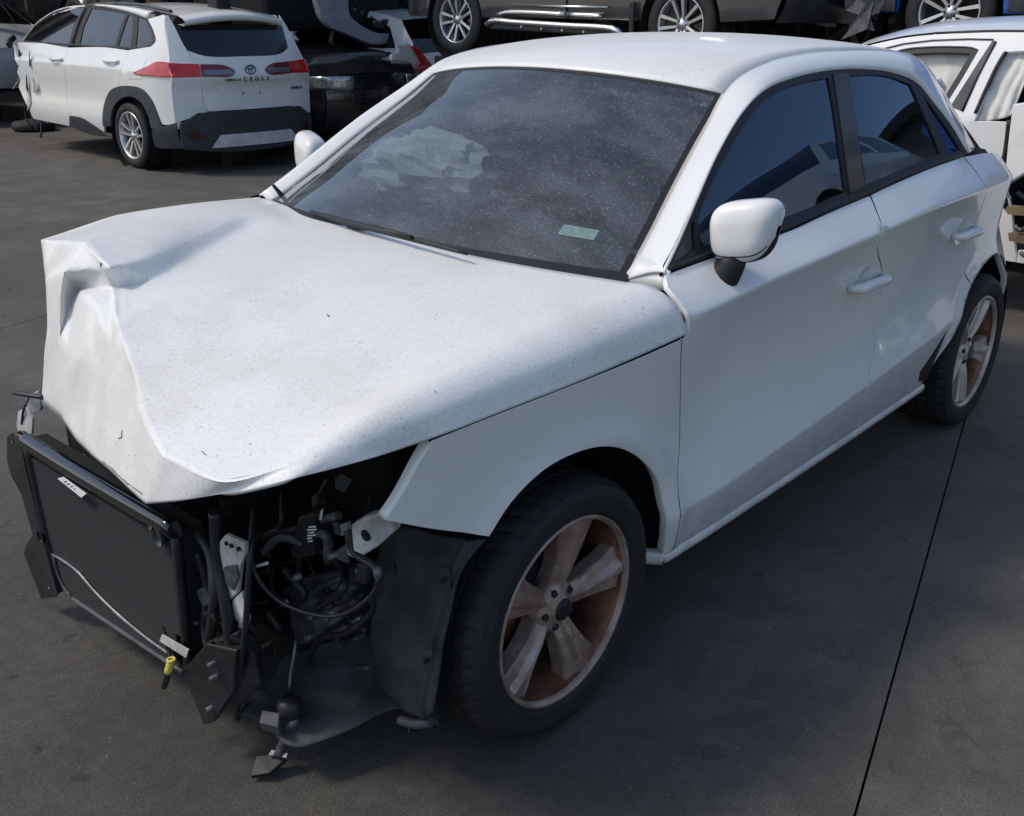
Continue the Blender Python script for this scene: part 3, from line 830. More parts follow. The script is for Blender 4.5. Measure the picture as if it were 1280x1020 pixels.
for i, q in enumerate(seam):
    if i <= 5:
        k = 1 - .06 * i
        c10_.append(q + Vector((-.012, .026 * k, .060 * k))); c9_.append(q + Vector((-.025, .085 * k, .094 * k)))
    else:
        t = (i - 5) / 3
        c10_.append(c10_[5].lerp(e10, t) + Vector((0, 0, .012 * sin(pi * t)))); c9_.append(c9_[5].lerp(e9, t) + Vector((0, 0, .012 * sin(pi * t))))
FR = (0, .19, .40, .60, .79, .90, .94, .955, .97, .985, 1)
def along(P):
    S_ = spline(P, n=12); L = [0]
    for a, b in zip(S_, S_[1:]): L.append(L[-1] + (b - a).length)
    out = []
    for f_ in FR:
        t = f_ * L[-1]; k = max(i for i in range(len(L)) if L[i] <= t + 1e-9); k = min(k, len(S_) - 2)
        out.append(S_[k].lerp(S_[k+1], (t - L[k]) / max(1e-9, L[k+1] - L[k])))
    return out
HC += [along(c9_[:6] + [c9_[5].lerp(e9, .5) + Vector((0, 0, .006)), e9]), along(c10_[:6] + [c10_[5].lerp(e10, .5) + Vector((0, 0, .005)), e10]), along(seam)]
HG = bigrid([[c[i] for c in HC] for i in range(11)], 8, 10)
HL = [[None] * len(HG[0]) for _ in HG]           # the same net with straight folds instead of smooth ones
for i in range(len(HG)):
    for j in range(len(HG[0])):
        a, b = min(9, i // 8), min(len(HC) - 2, j // 10); u, v = i / 8 - a, j / 10 - b
        P00, P01, P10, P11 = HC[b][a], HC[b+1][a], HC[b][a+1], HC[b+1][a+1]
        if u + v <= 1: HL[i][j] = P00 + (P10 - P00) * u + (P01 - P00) * v
        else: HL[i][j] = P11 + (P01 - P11) * (1 - u) + (P10 - P11) * (1 - v)
for i in range(len(HG)):
    for j in range(len(HG[0])):
        w = .85 * sstep(24, 40, i) * (1 - sstep(30, 46, j)) + .80 * sstep(38, 44, i) * sstep(30, 46, j) * (1 - sstep(72, 82, j))
        HG[i][j] = HG[i][j].lerp(HL[i][j], min(.9, w))
pinch = Xx(103, 369, -.45)
def ridge(q): return 1 - 2 * abs(noise.noise(q))
for i, row in enumerate(HG):
    for j, p in enumerate(row):
        d = (p - pinch).length
        w = exp(-(d / .22) ** 2)
        face = sstep(46, 54, i) * (1 - sstep(62, 85, j))            # the folded-down front face
        q = Vector((p.x * 4, p.y * 9 + p.z * 3, p.z * 5))
        n1 = .4 * noise.noise(p * 9) + .6 * ridge(p * 8)
        n2 = ridge(q * .8) * .8 + ridge(q * 1.7 + Vector((4, 2, 1))) * .2
        k = 0 if j == 0 or i == len(HG) - 1 else 1
        low = noise.noise(p * 3.1 + Vector((9, 0, 3))) * .0045 * sstep(12, 40, i)
        row[j] = p + Vector((-.62, .1, .76)) * (k * (n1 * .007 * w * min(1, i / 20) + n2 * .011 * face + low))
hood = gridmesh('hood', HG, M['paint_dusty'], car, lip=.007, flip=True)
tag(hood, 'dusty white hood, buckled and folded at its right front corner')
# scratches and flecks of torn paint along the folded nose
M['scratch'] = mat('torn_paint_edge', (.05, .045, .035), .8)
M['primer'] = mat('primer_scuff', (.36, .34, .27), .8, var=.4, scale=40)
def on_hood(i, j, up=.0015):
    i0, j0 = min(len(HG) - 2, int(i)), min(len(HG[0]) - 2, int(j))
    a = HG[i0][j0].lerp(HG[i0][j0+1], j - j0).lerp(HG[i0+1][j0].lerp(HG[i0+1][j0+1], j - j0), i - i0)
    n_ = (HG[i0][j0+1] - HG[i0][j0]).cross(HG[i0+1][j0] - HG[i0][j0]).normalized()
    if n_.z < 0: n_ = -n_
    return a + n_ * up
rs = random.Random(5)
for k, (i, j, di, dj, r_) in enumerate([(77, 69, 2, -9, .0012), (78, 66, 1, -9, .0016), (79, 63, .5, -7, .0014), (66, 58, 1.6, 1.0, .0012), (67.6, 59, 1.2, -.6, .0011), (41, 73, .6, 1.0, .0007), (20, 62, .2, .8, .0008)]):
    P = [on_hood(i + di * t / 5 + rs.uniform(-.08, .08), j + dj * t / 5 + rs.uniform(-.08, .08), .0004) for t in range(6)]
    MB().tube(P, r_, 5).build('scratch', M['primer'] if k < 3 else M['scratch'], hood)
# torn metal in the pinch of the fold
ti, tj = 54, 20
MB().hull8([on_hood(52, 18, .001), on_hood(57, 21.5, .001), on_hood(58, 24, .001), on_hood(54, 22, .001), on_hood(52, 18, .004), on_hood(57, 21.5, .004), on_hood(58, 24, .004), on_hood(54, 22, .004)]).build('tear', M['scratch'], hood)
# cowl strip behind the hood
cw = []
for k in range(5):
    t = k / 4
    cw.append([Vector((.364 - .155 * (1 - abs(v) ** 2.5) + lerp(.012, -.13, t), -.68 * v, .945 + .022 * (1 - abs(v) ** 2.5) + lerp(.003, -.045, t))) for v in [-1 + i / 12 for i in range(25)]])
gridmesh('cowl_panel', cw, M['black_matte'], car)

# ---- wipers
def wiper(pts_blade, pts_arm):
    o = MB().tube(pts_arm, lambda t: .010 - .004 * t, 6).build('wiper', M['black_matte'], car)
    MB().tube(pts_blade, lambda t: .0045 + .004 * sin(pi * t), 6, step=.05).build('wiper_blade', M['black_matte'], o)
wiper([Z(388, 264, .975), Z(440, 279, .986), Z(520, 300, .988), Z(584, 317, .985)], [Z(437, 283, .965), Z(470, 285, .990), Z(515, 297, .994)])
wiper([Y(341, 231, .66), Y(352, 244, .66), Y(366, 258, .62)], [Y(366, 262, .62), Y(352, 248, .65)])

# ---- wheels
def rusty_alloy():
    m = bpy.data.materials.new('brake_dusted_alloy'); m.use_nodes = True
    n = m.node_tree.nodes; l = m.node_tree.links; b = n['Principled BSDF']
    ob = n.new('ShaderNodeTexCoord').outputs['Object']
    a = noise_fac(n, l, 9, .30, .66, 6, .65, ob); c = noise_fac(n, l, 70, .35, .7, 4, .6, ob)
    k = mixcol(n, l, a, (.29, .18, .135), (.50, .385, .315))
    k = mixcol(n, l, noise_fac(n, l, 5, .60, .74, 4, .6, ob), k, (.72, .66, .60))
    l.new(k, b.inputs['Base Color']); b.inputs['Metallic'].default_value = .55
    r = n.new('ShaderNodeMapRange'); l.new(c, r.inputs['Value']); r.inputs['To Min'].default_value = .34; r.inputs['To Max'].default_value = .62; l.new(r.outputs[0], b.inputs['Roughness'])
    return m
M['rusty'] = rusty_alloy()
M['barrel'] = mat('browned_rim_barrel', (.34, .17, .11), .35, metal=.6, second=(.08, .035, .025), scale=11, rvar=.15)
RT_, RF = .300, .218
def tyre_mesh(R=.300, rf=.214, w=.205, n=176):
    prof = [(rf - .004, -.012), (rf + .004, .000), (rf + .018, .009), (lerp(rf, R, .5), .013), (lerp(rf, R, .62), .0135), (lerp(rf, R, .64), .0115), (lerp(rf, R, .82), .005), (R - .008, -.008), (R - .003, -.016), (R, -.026)]
    o = -.026
    for g_ in (.30, .52, .74):
        c_ = -w * g_
        prof += [(R, c_ + .0055), (R - .0065, c_ + .004), (R - .0065, c_ - .004), (R, c_ - .0055)]
    prof += [(R, -w + .026), (R - .003, -w + .016), (R - .03, -w - .004), (lerp(rf, R, .4), -w - .01), (rf - .004, -w + .012)]
    def mod(i, k, r, h):
        if i in (7, 8, 9) and k % 4 == 0: return r - (.005 if i != 7 else .0028), h
        if 10 <= i <= 21 and i % 4 in (1, 2) and k % 5 == 0: return r, h
        if i in (10, 13, 14, 17, 18, 21) and k % 4 == 1: return r - .005, h
        return r, h
    return MB().lathe(prof, n, 'y', mod=mod, smooth=False)
def wheel(cx, y, cz, s, spoke_mat, barrel_mat, base_ang, parent):
    """s = -1: outer face towards -y.  One part with tyre, spokes, cap and bolts below it"""
    def fl(mb):
        if s < 0: mb.v = [(a, -b, c) for a, b, c in mb.v]
        return mb
    lip_ = [(.2205, -.006), (.2195, .004), (.214, .005), (.2098, .001), (.2075, -.010)]
    rim = [(.207, -.008), (.203, -.022), (.199, -.045), (.192, -.075), (.188, -.19), (.206, -.20)]
    root = fl(MB().lathe(lip_, 80)).build('wheel', spoke_mat, parent)
    root.location = (cx, y, cz)
    tag(root, 'wheel with five broad spokes')
    fl(MB().lathe(rim, 64)).build('rim_barrel', barrel_mat, root)
    fl(tyre_mesh()).build('tyre', M['rubber'], root)
    W_ = Sm([(.02, .024), (.05, .027), (.085, .029), (.12, .035), (.16, .044), (.195, .056), (.2125, .066)])
    O_ = Sm([(.02, -.034), (.05, -.028), (.09, -.017), (.14, -.011), (.19, -.007), (.2065, -.008), (.2125, -.012)])
    RS = [.035, .05, .065, .085, .105, .13, .155, .18, .198, .2065, .2125]
    me = None
    for k in range(5):
        a = radians(base_ang + 72 * k)
        G_ = []
        for r_ in RS:
            w, o = W_(r_), O_(r_)
            dip = .010 * sstep(.06, .12, r_)
            cs = [(-1.0, -.052), (-1.0, -.017), (-.93, -.010), (-.42, -.006 - dip * .3), (-.16, .002), (.0, .003), (.16, .002), (.42, -.006 - dip * .55), (.93, -.014), (1.0, -.020), (1.0, -.052)]
            G_.append([Vector((r_ * cos(a) - c_ * w * sin(a), (o + h), r_ * sin(a) + c_ * w * cos(a))) for c_, h in cs])
        mb = MB(); K = len(G_[0])
        mb.add([p for r_ in G_ for p in r_], [(i*K+j, i*K+j+1, (i+1)*K+j+1, (i+1)*K+j) for i in range(len(G_) - 1) for j in range(K - 1)], False)
        fl(mb).build('spoke', spoke_mat, root)
    hub = [(0, -.010), (.020, -.011), (.027, -.014), (.030, -.020), (.034, -.022), (.052, -.028), (.060, -.036), (.062, -.06)]
    fl(MB().lathe(hub, 40)).build('hub', spoke_mat, root)
    fl(MB().lathe([(0, -.006), (.018, -.007), (.024, -.009), (.0265, -.013)], 32)).build('centre_cap', M['black_matte'] if spoke_mat is M['rusty'] else M['grey_plastic'], root)
    for k in range(5):
        a = radians(base_ang + 36 + 72 * k)
        fl(MB().lathe([(0, -.019), (.006, -.019), (.0085, -.022), (.0085, -.034)], 6, c=(.0455 * cos(a), 0, .0455 * sin(a)), smooth=False)).build('wheel_bolt', M['black_matte'], root)
    fl(MB().lathe([(.03, -.085), (.128, -.085), (.130, -.087), (.130, -.10), (.03, -.10)], 48)).build('brake_disc', M['barrel'], root)
    fl(MB().lathe([(.02, -.12), (.187, -.125)], 40)).build('backing_plate', M['dark'], root)
    fl(MB().box((.085, -.085, .085), (.06, .055, .11), .012, Matrix.Rotation(radians(45), 3, 'Y'))).build('brake_caliper', M['black_matte'], root)
    return root
wf = wheel(0, -.820, .295, -1, M['rusty'], M['barrel'], 77, car)
wr = wheel(WB, -.832, .295, -1, mat('dusty_silver_alloy', (.66, .60, .52), .42, metal=.5, second=(.42, .33, .26), scale=8), M['barrel'], 60, car)
for (cx, y) in ((.02, .80), (WB, .82)):
    w2 = wheel(cx, y, .295, 1, M['rusty'], M['barrel'], 30, car)
# wheel housings
for cx, s in ((0, -1), (WB, -1), (WB, 1)):
        G_ = []
        for k in range(15):
            a = radians(lerp(-8, 188 if cx else 118, k / 14))
            G_.append([Vector((cx + r_ * cos(a), s * y, .30 + r_ * sin(a))) for r_, y in ((.385, .815), (.39, .78), (.39, .60), (.33, .56), (.02, .555))])
        gridmesh('wheel_housing', G_, M['dark'], car)

# ---- door mirrors: shell on a black foot
def mirror(s, par):
    c = Vector((.565, -.848, 1.040)) if s < 0 else Vector((.62, .80, 1.040))
    root = MB()
    # foot
    a = Vector((.530, s * .81, .915)); b = Vector((.548, c.y * .985, .985))
    root.tube([a, a.lerp(b, .35), a.lerp(b, .75), b + Vector((0, 0, .01))], lambda t: lerp(.040, .030, t), 14)
    o = root.build('door_mirror', M['black_matte'], par)
    nu, nv = 40, 24
    def pt(u, v):
        # u round the long (side to side) axis, v along it
        L = -1 + 2 * v
        e = (1 - abs(L) ** 3.6) ** (1 / 3.0)
        cu, su = cos(u), sin(u)
        sg = lambda q, k: math.copysign(abs(q) ** k, q)
        hz = .074 * e * (1.0 + .06 * L)
        hx = .052 * e
        x = -hx * sg(cu, .70) * (1.0 if cu > 0 else .75)
        z = hz * sg(su, .62)
        if su < 0: z *= .92
        lat = L * .069 * (1 + .16 * (z / .07))
        return c + Vector((x + .035 * lat / .08 * .6 + .10 * z * .3, s * lat, z + .020 * L * .5))
    def part(name, v_lo, m, d=0.0):
        G_ = []
        for i in range(nu + 1):
            G_.append([pt(lerp(v_lo[0], v_lo[1], i / nu), min(.9995, max(.0005, j / nv))) for j in range(nv + 1)])
        return gridmesh(name, G_, m, o)
    MB().tube([pt(radians(-38), .03 + .94 * k / 20) for k in range(21)], .0016, 5).build('mirror_seam', M['dark'], o)
    part('mirror_cap', (radians(-62), radians(150)), M['paint'])
    part('mirror_housing', (radians(150), radians(298)), M['black_matte'])
    return o
mirror(-1, door_front)
mirror(1, car)

# ---- door handles in their cups
def handle(p0, p1, par):
    a, b = sp(*p0), sp(*p1)
    P = []
    for i in range(15):
        t = i / 14
        x, z = lerp(a[0], b[0], t), lerp(a[1], b[1], t)
        P.append(Vector((x, -(hw(x, z, False) + .002 + .030 * min(1, sin(pi * t) * 2.2) ** .6), z)))
    mb = MB(); mb.tube(P, lambda t: .0165 * (1 - abs(2 * t - 1) ** 6 * .45), 12)
    mb.build('door_handle', M['paint'], par)
handle((1059, 361), (1100, 345), door_front)
handle((1189, 296), (1217, 285), door_rear)

# ---- cabin
G_ = []
for k in range(10):
    t = k / 9
    prof = [(.30, .90), (.42, .945), (.55, .965), (.68, .955), (.75, .93), (.79, .87), (.80, .78), (.78, .68), (.74, .58), (.70, .45)][k]
    G_.append([Vector((prof[0] - .05 * (1 - v * v) + (.02 * sin(v * 9) if k > 3 else 0), .72 * v, prof[1] + (.02 * exp(-((v + .45) / .22) ** 2) if 2 <= k <= 5 else 0))) for v in [-1 + i / 12 for i in range(25)]])
gridmesh('dashboard', G_, M['interior'], car)
def seat(cx, cy, w=.50):
    o = MB().box((cx, cy, .50), (.50, w, .16), .05).build('seat', M['interior'], car)
    R_ = Matrix.Rotation(radians(14), 3, 'Y')
    MB().box((cx + .28, cy, .83), (.14, w * .96, .62), .05, R_).build('backrest', M['interior'], o)
    MB().box((cx + .38, cy, 1.215), (.09, .25, .17), .035, R_).build('headrest', M['interior'], o)
for cy in (-.36, .36): seat(1.15, cy)
seat(1.95, 0, 1.2)
st_c = Vector((.86, -.37, .93)); Rm = Matrix.Rotation(radians(-65), 3, 'Y')
MB().tube([st_c + Rm @ Vector((.185 * cos(2*pi*k/32), .185 * sin(2*pi*k/32), 0)) for k in range(33)], .015, 8).build('steering_wheel', M['black_matte'], car)
MB().box((1.6, 0, .30), (2.6, 1.45, .04)).build('floor_pan', M['dark'], car)
MB().box((.33, 0, .62), (.03, 1.35, .62)).build('firewall', M['dark'], car)
# deployed airbag lying slack over the passenger's dashboard
ac = PX(530, 212, 'x', .72)
G_ = []
for i in range(19):
    th = pi * i / 18
    row = []
    for j in range(30):
        ph = 2 * pi * j / 30
        d = Vector((sin(th) * cos(ph), sin(th) * sin(ph), cos(th)))
        rr = 1 + .22 * noise.noise(d * 2.1 + Vector((3, 1, 7))) + .34 * (1 - 2 * abs(noise.noise(d * 2.6 + Vector((0, 5, 0))))) + .14 * (1 - 2 * abs(noise.noise(d * 6)))
        p = Vector((d.x * .085 * rr, d.y * .22 * rr, d.z * .085 * rr))
        p.z = p.z + .10 * p.y * -1 * .3
        row.append(ac + p)
    G_.append(row)
ab = gridmesh('airbag', G_, M['airbag'], car, closed_v=True)
for p_ in ab.data.polygons: p_.use_smooth = False
tag(ab, 'pale deployed airbag lying slack behind the windscreen')
# headliner
gridmesh('headliner', [[p + Vector((.02, 0, -.03)) for p in r_] for r_ in roof_grid], M['interior'], car)

# filler between hood, pillar and door
plate_pts = [PX(774, 353, 'y', -.655), PX(836, 364, 'y', -.800), PX(835, 338, 'y', -.785), PX(800, 318, 'y', -.685)]
gridmesh('pillar_foot', [[plate_pts[0].lerp(plate_pts[1], k / 6) for k in range(7)], [plate_pts[3].lerp(plate_pts[2], k / 6) for k in range(7)]], M['paint'], car, lip=.01)

# ------------------------------------------------------------ the bared front end
def plate(name, P, thick, m, parent, bev=0):
    """flat or slightly bent sheet cut to an outline of 3-D points, with real thickness"""
    P = [Vector(p) for p in P]; n = len(P); N = Vector((0, 0, 0))
    for i in range(n):
        a, b = P[i], P[(i + 1) % n]; N += a.cross(b)
    N.normalize(); u = N.orthogonal().normalized(); w = N.cross(u)
    r = delaunay_2d_cdt([Vector((p.dot(u), p.dot(w))) for p in P], [(i, (i + 1) % n) for i in range(n)], [], 1, 1e-7)
    if len(r[0]) == n: Q = [P[(r[3][i] or [i])[0]] for i in range(n)]
    else:
        c = P[0].dot(N); Q = [u * p.x + w * p.y + N * c for p in r[0]]
    F = [list(f) for f in r[2]]; k = len(Q)
    es = {(f[i], f[(i + 1) % len(f)]) for f in F for i in range(len(f))}
    rim = [[b, a, a + k, b + k] for a, b in es if (b, a) not in es]
    me = bpy.data.meshes.new(name)
    me.from_pydata([tuple(p + N * thick / 2) for p in Q] + [tuple(p - N * thick / 2) for p in Q], [], F + [[i + k for i in reversed(f)] for f in F] + rim)
    bm = bmesh.new(); bm.from_mesh(me); bmesh.ops.recalc_face_normals(bm, faces=bm.faces); bm.to_mesh(me); bm.free()
    me.update()
    o = link(name, me, m, parent)
    if bev:
        b = o.modifiers.new('bevel', 'BEVEL'); b.width = bev; b.segments = 2; b.limit_method = 'ANGLE'; b.angle_limit = radians(40)
    return o
def px_plate(name, l, thick, m, parent=car, bev=0.0): return plate(name, [PX(*a) for a in l], thick, m, parent, bev)
def cable(l, r_, m=None, parent=car, name='cable', n=7): return MB().tube([PX(*a) for a in l], r_, n, step=.012).build(name, m or M['black_matte'], parent)
M['engine'] = mat('sooty_engine_plastic', (.026, .026, .028), .45, var=.5, scale=12)
M['casting'] = mat('dull_cast_housing', (.16, .16, .165), .6, metal=.35, second=(.05, .05, .052), scale=14, bump=.35, bscale=50)
M['tray'] = mat('dusty_undertray', (.095, .095, .094), .75, second=(.020, .020, .021), scale=5, bump=.2, bscale=60)
M['fin'] = mat('condenser_fin', (.075, .077, .082), .42, metal=.4)
# condenser and radiator pack, pushed askew
TLc, TRc, BRc, BLc = PX(30, 548, 'x', -.590), PX(222, 662, 'x', -.610), PX(240, 845, 'x', -.590), PX(72, 735, 'x', -.575)
def rp(u, v, d=0.0):
    """point on the radiator's front face: u from the car's right (0) to left (1), v from top (0) to bottom (1)"""
    p = TLc.lerp(TRc, u).lerp(BLc.lerp(BRc, u), v)
    return p + Vector((-1, 0, .08)).normalized() * d
rad = MB()
rad.hull8([rp(0, 1, -.055), rp(1, 1, -.055), rp(1, 1, -.012), rp(0, 1, -.012), rp(0, 0, -.055), rp(1, 0, -.055), rp(1, 0, -.012), rp(0, 0, -.012)])
rad = rad.build('radiator', M['dark'], car)
tag(rad, 'black radiator and condenser pack pushed askew, with a white paper sticker')
fins = MB()
for k in range(36):
    v = .10 + .62 * k / 35
    a, b = rp(.03, v, -.004), rp(.965, v, -.004)
    w = Vector((0, 0, .0016)); d = Vector((-.010, 0, 0))
    fins.hull8([a - d, b - d, b + d - w, a + d - w, a - d + w, b - d + w, b + d, a + d])
fo = fins.build('fin_core', M['fin'], rad); fo['kind'] = 'stuff'
fins = MB()
for k in range(13):
    v = .745 + .225 * k / 12
    a, b = rp(.055, v, -.006), rp(.93, v, -.006)
    w = Vector((0, 0, .0018)); d = Vector((-.010, 0, 0))
    fins.hull8([a - d, b - d, b + d - w, a + d - w, a - d + w, b - d + w, b + d, a + d])
fo = fins.build('fin_core', M['fin'], rad); fo['kind'] = 'stuff'
# frame of the pack
MB().tube([rp(-.005 + 1.01 * t / 20, -.005 + .012 * sin(pi * t / 20), .004) for t in range(21)], .019, 12).build('top_tank', M['black_gloss'], rad)
MB().tube([rp(.01 + .97 * t / 20, .055, .002) for t in range(21)], .0085, 8).build('top_rail', M['engine'], rad)
MB().tube([rp(.03, v / 10, .004) for v in range(0, 11)], .011, 8).build('side_tank', M['engine'], rad)
MB().tube([rp(.985, v / 10, .0) for v in range(0, 11)], .010, 10).build('side_tank', M['engine'], rad)
cr_l = [rp(.05, .735, .006), rp(.11, .722, .008), rp(.27, .735, .008), rp(.38, .80, .008), rp(.55, .865, .008), rp(.75, .905, .008), rp(.93, .915, .008)]
MB().tube(cr_l, .0042, 6, step=.03).build('lower_rail', M['alu'], rad)
MB().tube([rp(.06, .735, .006), rp(.055, .80, .006), rp(.085, .93, .006), rp(.16, .985, .006)], .004, 6, step=.03).build('lower_rail', M['grey_plastic'], rad)
MB().tube([rp(.16, .985, .006), rp(.45, .99, .006), rp(.96, 1.0, .004)], .006, 6, step=.05).build('lower_edge', M['grey_plastic'], rad)
px_plate('steel_strip', [(203, 793, 'x', -.612), (236, 812, 'x', -.612), (233, 822, 'x', -.612), (200, 801, 'x', -.612)], .003, M['white_part'], rad)
for k, (u, v) in enumerate([(.93, .09), (.885, .02), (.93, .86), (.02, .62)]):
    c = rp(u, v, .014)
    MB().lathe([(0, .004), (.010, .004), (.016, .002), (.0165, -.006)], 20, 'x', c=c).build('mount', M['grey_plastic'] if k == 0 else M['engine'], rad)
lb = [rp(.285, .075, .006), rp(.43, .088, .006), rp(.43, .125, .006), rp(.285, .105, .006)]
lab = px_plate('paper_sticker', [(72, 598, 'x', -.618), (79, 596, 'x', -.618), (108, 617, 'x', -.620), (102, 622, 'x', -.620)], .0015, M['label'], rad)
for k in range(5):      # lines of small print on the sticker
    t = .18 + k * .14
    px_plate('print', [(lerp(73, 103, t) + .6, lerp(598.5, 621, t) - .4, 'x', -.6195), (lerp(79, 107.5, t) - 1.2, lerp(597, 617.5, t) + .6, 'x', -.6195), (lerp(79, 107.5, t) - .1, lerp(597, 617.5, t) + 1.5, 'x', -.6195), (lerp(73, 103, t) + 1.7, lerp(598.5, 621, t) + .6, 'x', -.6195)], .001, M['engine'], lab)
# torn air guide on the car's right of the pack
px_plate('air_guide', [(10, 545, 'x', -.60), (17, 540, 'x', -.60), (27, 546, 'x', -.60), (33, 585, 'x', -.598), (52, 660, 'x', -.594), (62, 700, 'x', -.592), (73, 742, 'x', -.588), (70, 746, 'x', -.588), (53, 748, 'x', -.588), (45, 728, 'x', -.59), (31, 692, 'x', -.592), (33, 682, 'x', -.592), (42, 668, 'x', -.592), (28, 618, 'x', -.596), (15, 594, 'x', -.60), (10, 575, 'x', -.60)], .006, M['engine'], bev=.0015)
for q in ((15, 552), (61, 734)): MB().lathe([(0, .001), (.0035, .001), (.0035, -.001)], 10, 'x', c=PX(q[0], q[1], 'x', -.606)).build('rivet', M['steel'], car)
px_plate('white_bracket', [(24, 514, 'x', -.555), (36, 508, 'x', -.555), (42, 522, 'x', -.555), (41, 542, 'x', -.558), (26, 544, 'x', -.558), (22, 532, 'x', -.556)], .006, M['white_part'], bev=.001)
px_plate('white_bracket', [(33, 497, 'x', -.52), (50, 487, 'x', -.50), (53, 512, 'x', -.50), (40, 517, 'x', -.52)], .012, M['white_part'], bev=.002)
cable([(18, 491, 'x', -.53), (30, 493, 'x', -.53), (54, 497, 'x', -.51)], .006, M['engine'], name='broken_stay')
cable([(36, 497, 'x', -.54), (30, 510, 'x', -.56), (27, 530, 'x', -.56)], .003)
cable([(70, 566, 'x', -.54), (95, 567, 'x', -.54), (108, 570, 'x', -.54)], .003, M['grey_plastic'])
# dark mass of the engine bay behind the pack
MB().box((-.24, .10, .47), (.40, .50, .40), .04).build('engine', M['engine'], car)
MB().box((-.44, .12, .42), (.10, .58, .40), .02).build('fan_shroud', M['dark'], car)
for (c, s_) in (((-.12, .0, .80), (.50, .9, .06)), ((-.05, -.30, .60), (.30, .34, .34)), ((-.02, -.60, .55), (.06, .28, .55)), ((-.30, .30, .66), (.20, .20, .14))):
    MB().box(c, s_, .02).build('engine_cover', M['dark'], car)
MB().box((-.08, .0, .20), (.62, .8, .03), .01).build('subframe', M['dark'], car)
# coolant hose with two spring clamps
hp = [(205, 672, 'x', -.55), (222, 668, 'x', -.53), (240, 662, 'x', -.49), (258, 650, 'x', -.44), (275, 640, 'x', -.36)]
hose = cable(hp, lambda t: .030 + .004 * sin(t * 9), M['engine'], name='coolant_hose', n=14)
for c0, c1 in (((233, 655, 'x', -.508), (243, 680, 'x', -.508)), ((251, 655, 'x', -.482), (262, 672, 'x', -.482))):
    a, b = PX(*c0), PX(*c1)
    MB().tube([a, a.lerp(b, .5) + Vector((-.02, -.01, .003)), b], .0028, 6, step=.006).build('hose_clamp', M['steel'], hose)
cable([(208, 690, 'x', -.56), (222, 700, 'x', -.55), (236, 720, 'x', -.54), (246, 752, 'x', -.54), (240, 790, 'x', -.54)], .019, M['engine'], name='lower_hose', n=12)
px_plate('plug', [(247, 736, 'x', -.565), (258, 732, 'x', -.565), (268, 752, 'x', -.565), (257, 757, 'x', -.565)], .014, M['grey_plastic'], bev=.002)
# white crash bracket with holes, on the left front rail
wb_ = px_plate('crash_bracket', [(277, 676, 'x', -.565), (284, 667, 'x', -.565), (309, 678, 'x', -.565), (308, 692, 'x', -.56), (303, 706, 'x', -.56), (299, 740, 'x', -.555), (289, 750, 'x', -.555), (281, 737, 'x', -.557), (277, 705, 'x', -.56)], .010, M['white_part'], bev=.002)
tag(wb_, 'white steel crash bracket with bolt holes')
for q in ((286, 678), (292, 681), (301, 685)): MB().lathe([(0, -.0075), (.0045, -.0075), (.0045, .004)], 12, 'x', c=PX(q[0], q[1], 'x', -.565)).build('bolt_hole', M['dark'], wb_)
px_plate('crash_bracket', [(281, 708, 'x', -.568), (296, 706, 'x', -.568), (299, 722, 'x', -.566), (292, 738, 'x', -.564), (283, 728, 'x', -.566)], .006, M['casting'], bev=.002)
px_plate('crash_bracket', [(292, 750, 'x', -.555), (304, 738, 'x', -.555), (312, 772, 'x', -.552), (306, 800, 'x', -.55), (300, 800, 'x', -.55), (300, 778, 'x', -.552), (293, 768, 'x', -.554)], .008, M['white_part'], bev=.002)
# long loom hanging past the bracket
cable([(318, 640, 'x', -.50), (314, 680, 'x', -.545), (311, 720, 'x', -.56), (308, 770, 'x', -.565), (303, 815, 'x', -.565), (298, 860, 'x', -.56), (297, 898, 'x', -.55)], .0065, M['engine'], name='wiring_loom')
cable([(312, 690, 'x', -.53), (322, 722, 'x', -.53), (345, 748, 'x', -.52), (380, 765, 'x', -.51), (420, 770, 'x', -.50), (452, 755, 'x', -.49), (468, 738, 'x', -.48), (473, 722, 'x', -.48)], .0045, M['engine'], name='wiring_loom')
cable([(330, 672, 'x', -.45), (345, 664, 'x', -.45), (372, 660, 'x', -.44), (384, 648, 'x', -.42)], .007, M['engine'], name='wiring_loom')
cable([(330, 690, 'x', -.44), (352, 672, 'x', -.45), (380, 678, 'x', -.44)], .009, M['grey_plastic'], name='wiring_loom')
cable([(355, 742, 'x', -.40), (370, 728, 'x', -.40), (374, 700, 'x', -.40), (376, 660, 'x', -.40)], .007, M['engine'], name='wiring_loom')
cable([(362, 860, 'x', -.52), (364, 840, 'x', -.51), (368, 818, 'x', -.50), (370, 800, 'x', -.48)], .003, M['grey_plastic'], name='thin_wire')
cable([(395, 630, 'x', -.36), (402, 610, 'x', -.36), (408, 600, 'x', -.36)], .003, M['casting'], name='thin_wire')
cable([(434, 662, 'x', -.47), (440, 688, 'x', -.47), (455, 700, 'x', -.47), (468, 708, 'x', -.47), (474, 722, 'x', -.47)], .0075, M['engine'], name='brake_hose')
MB().lathe([(0, -.010), (.006, -.010), (.008, 0), (.006, .010), (0, .010)], 10, 'z', c=PX(472, 716, 'x', -.485)).build('plug', M['casting'], car)
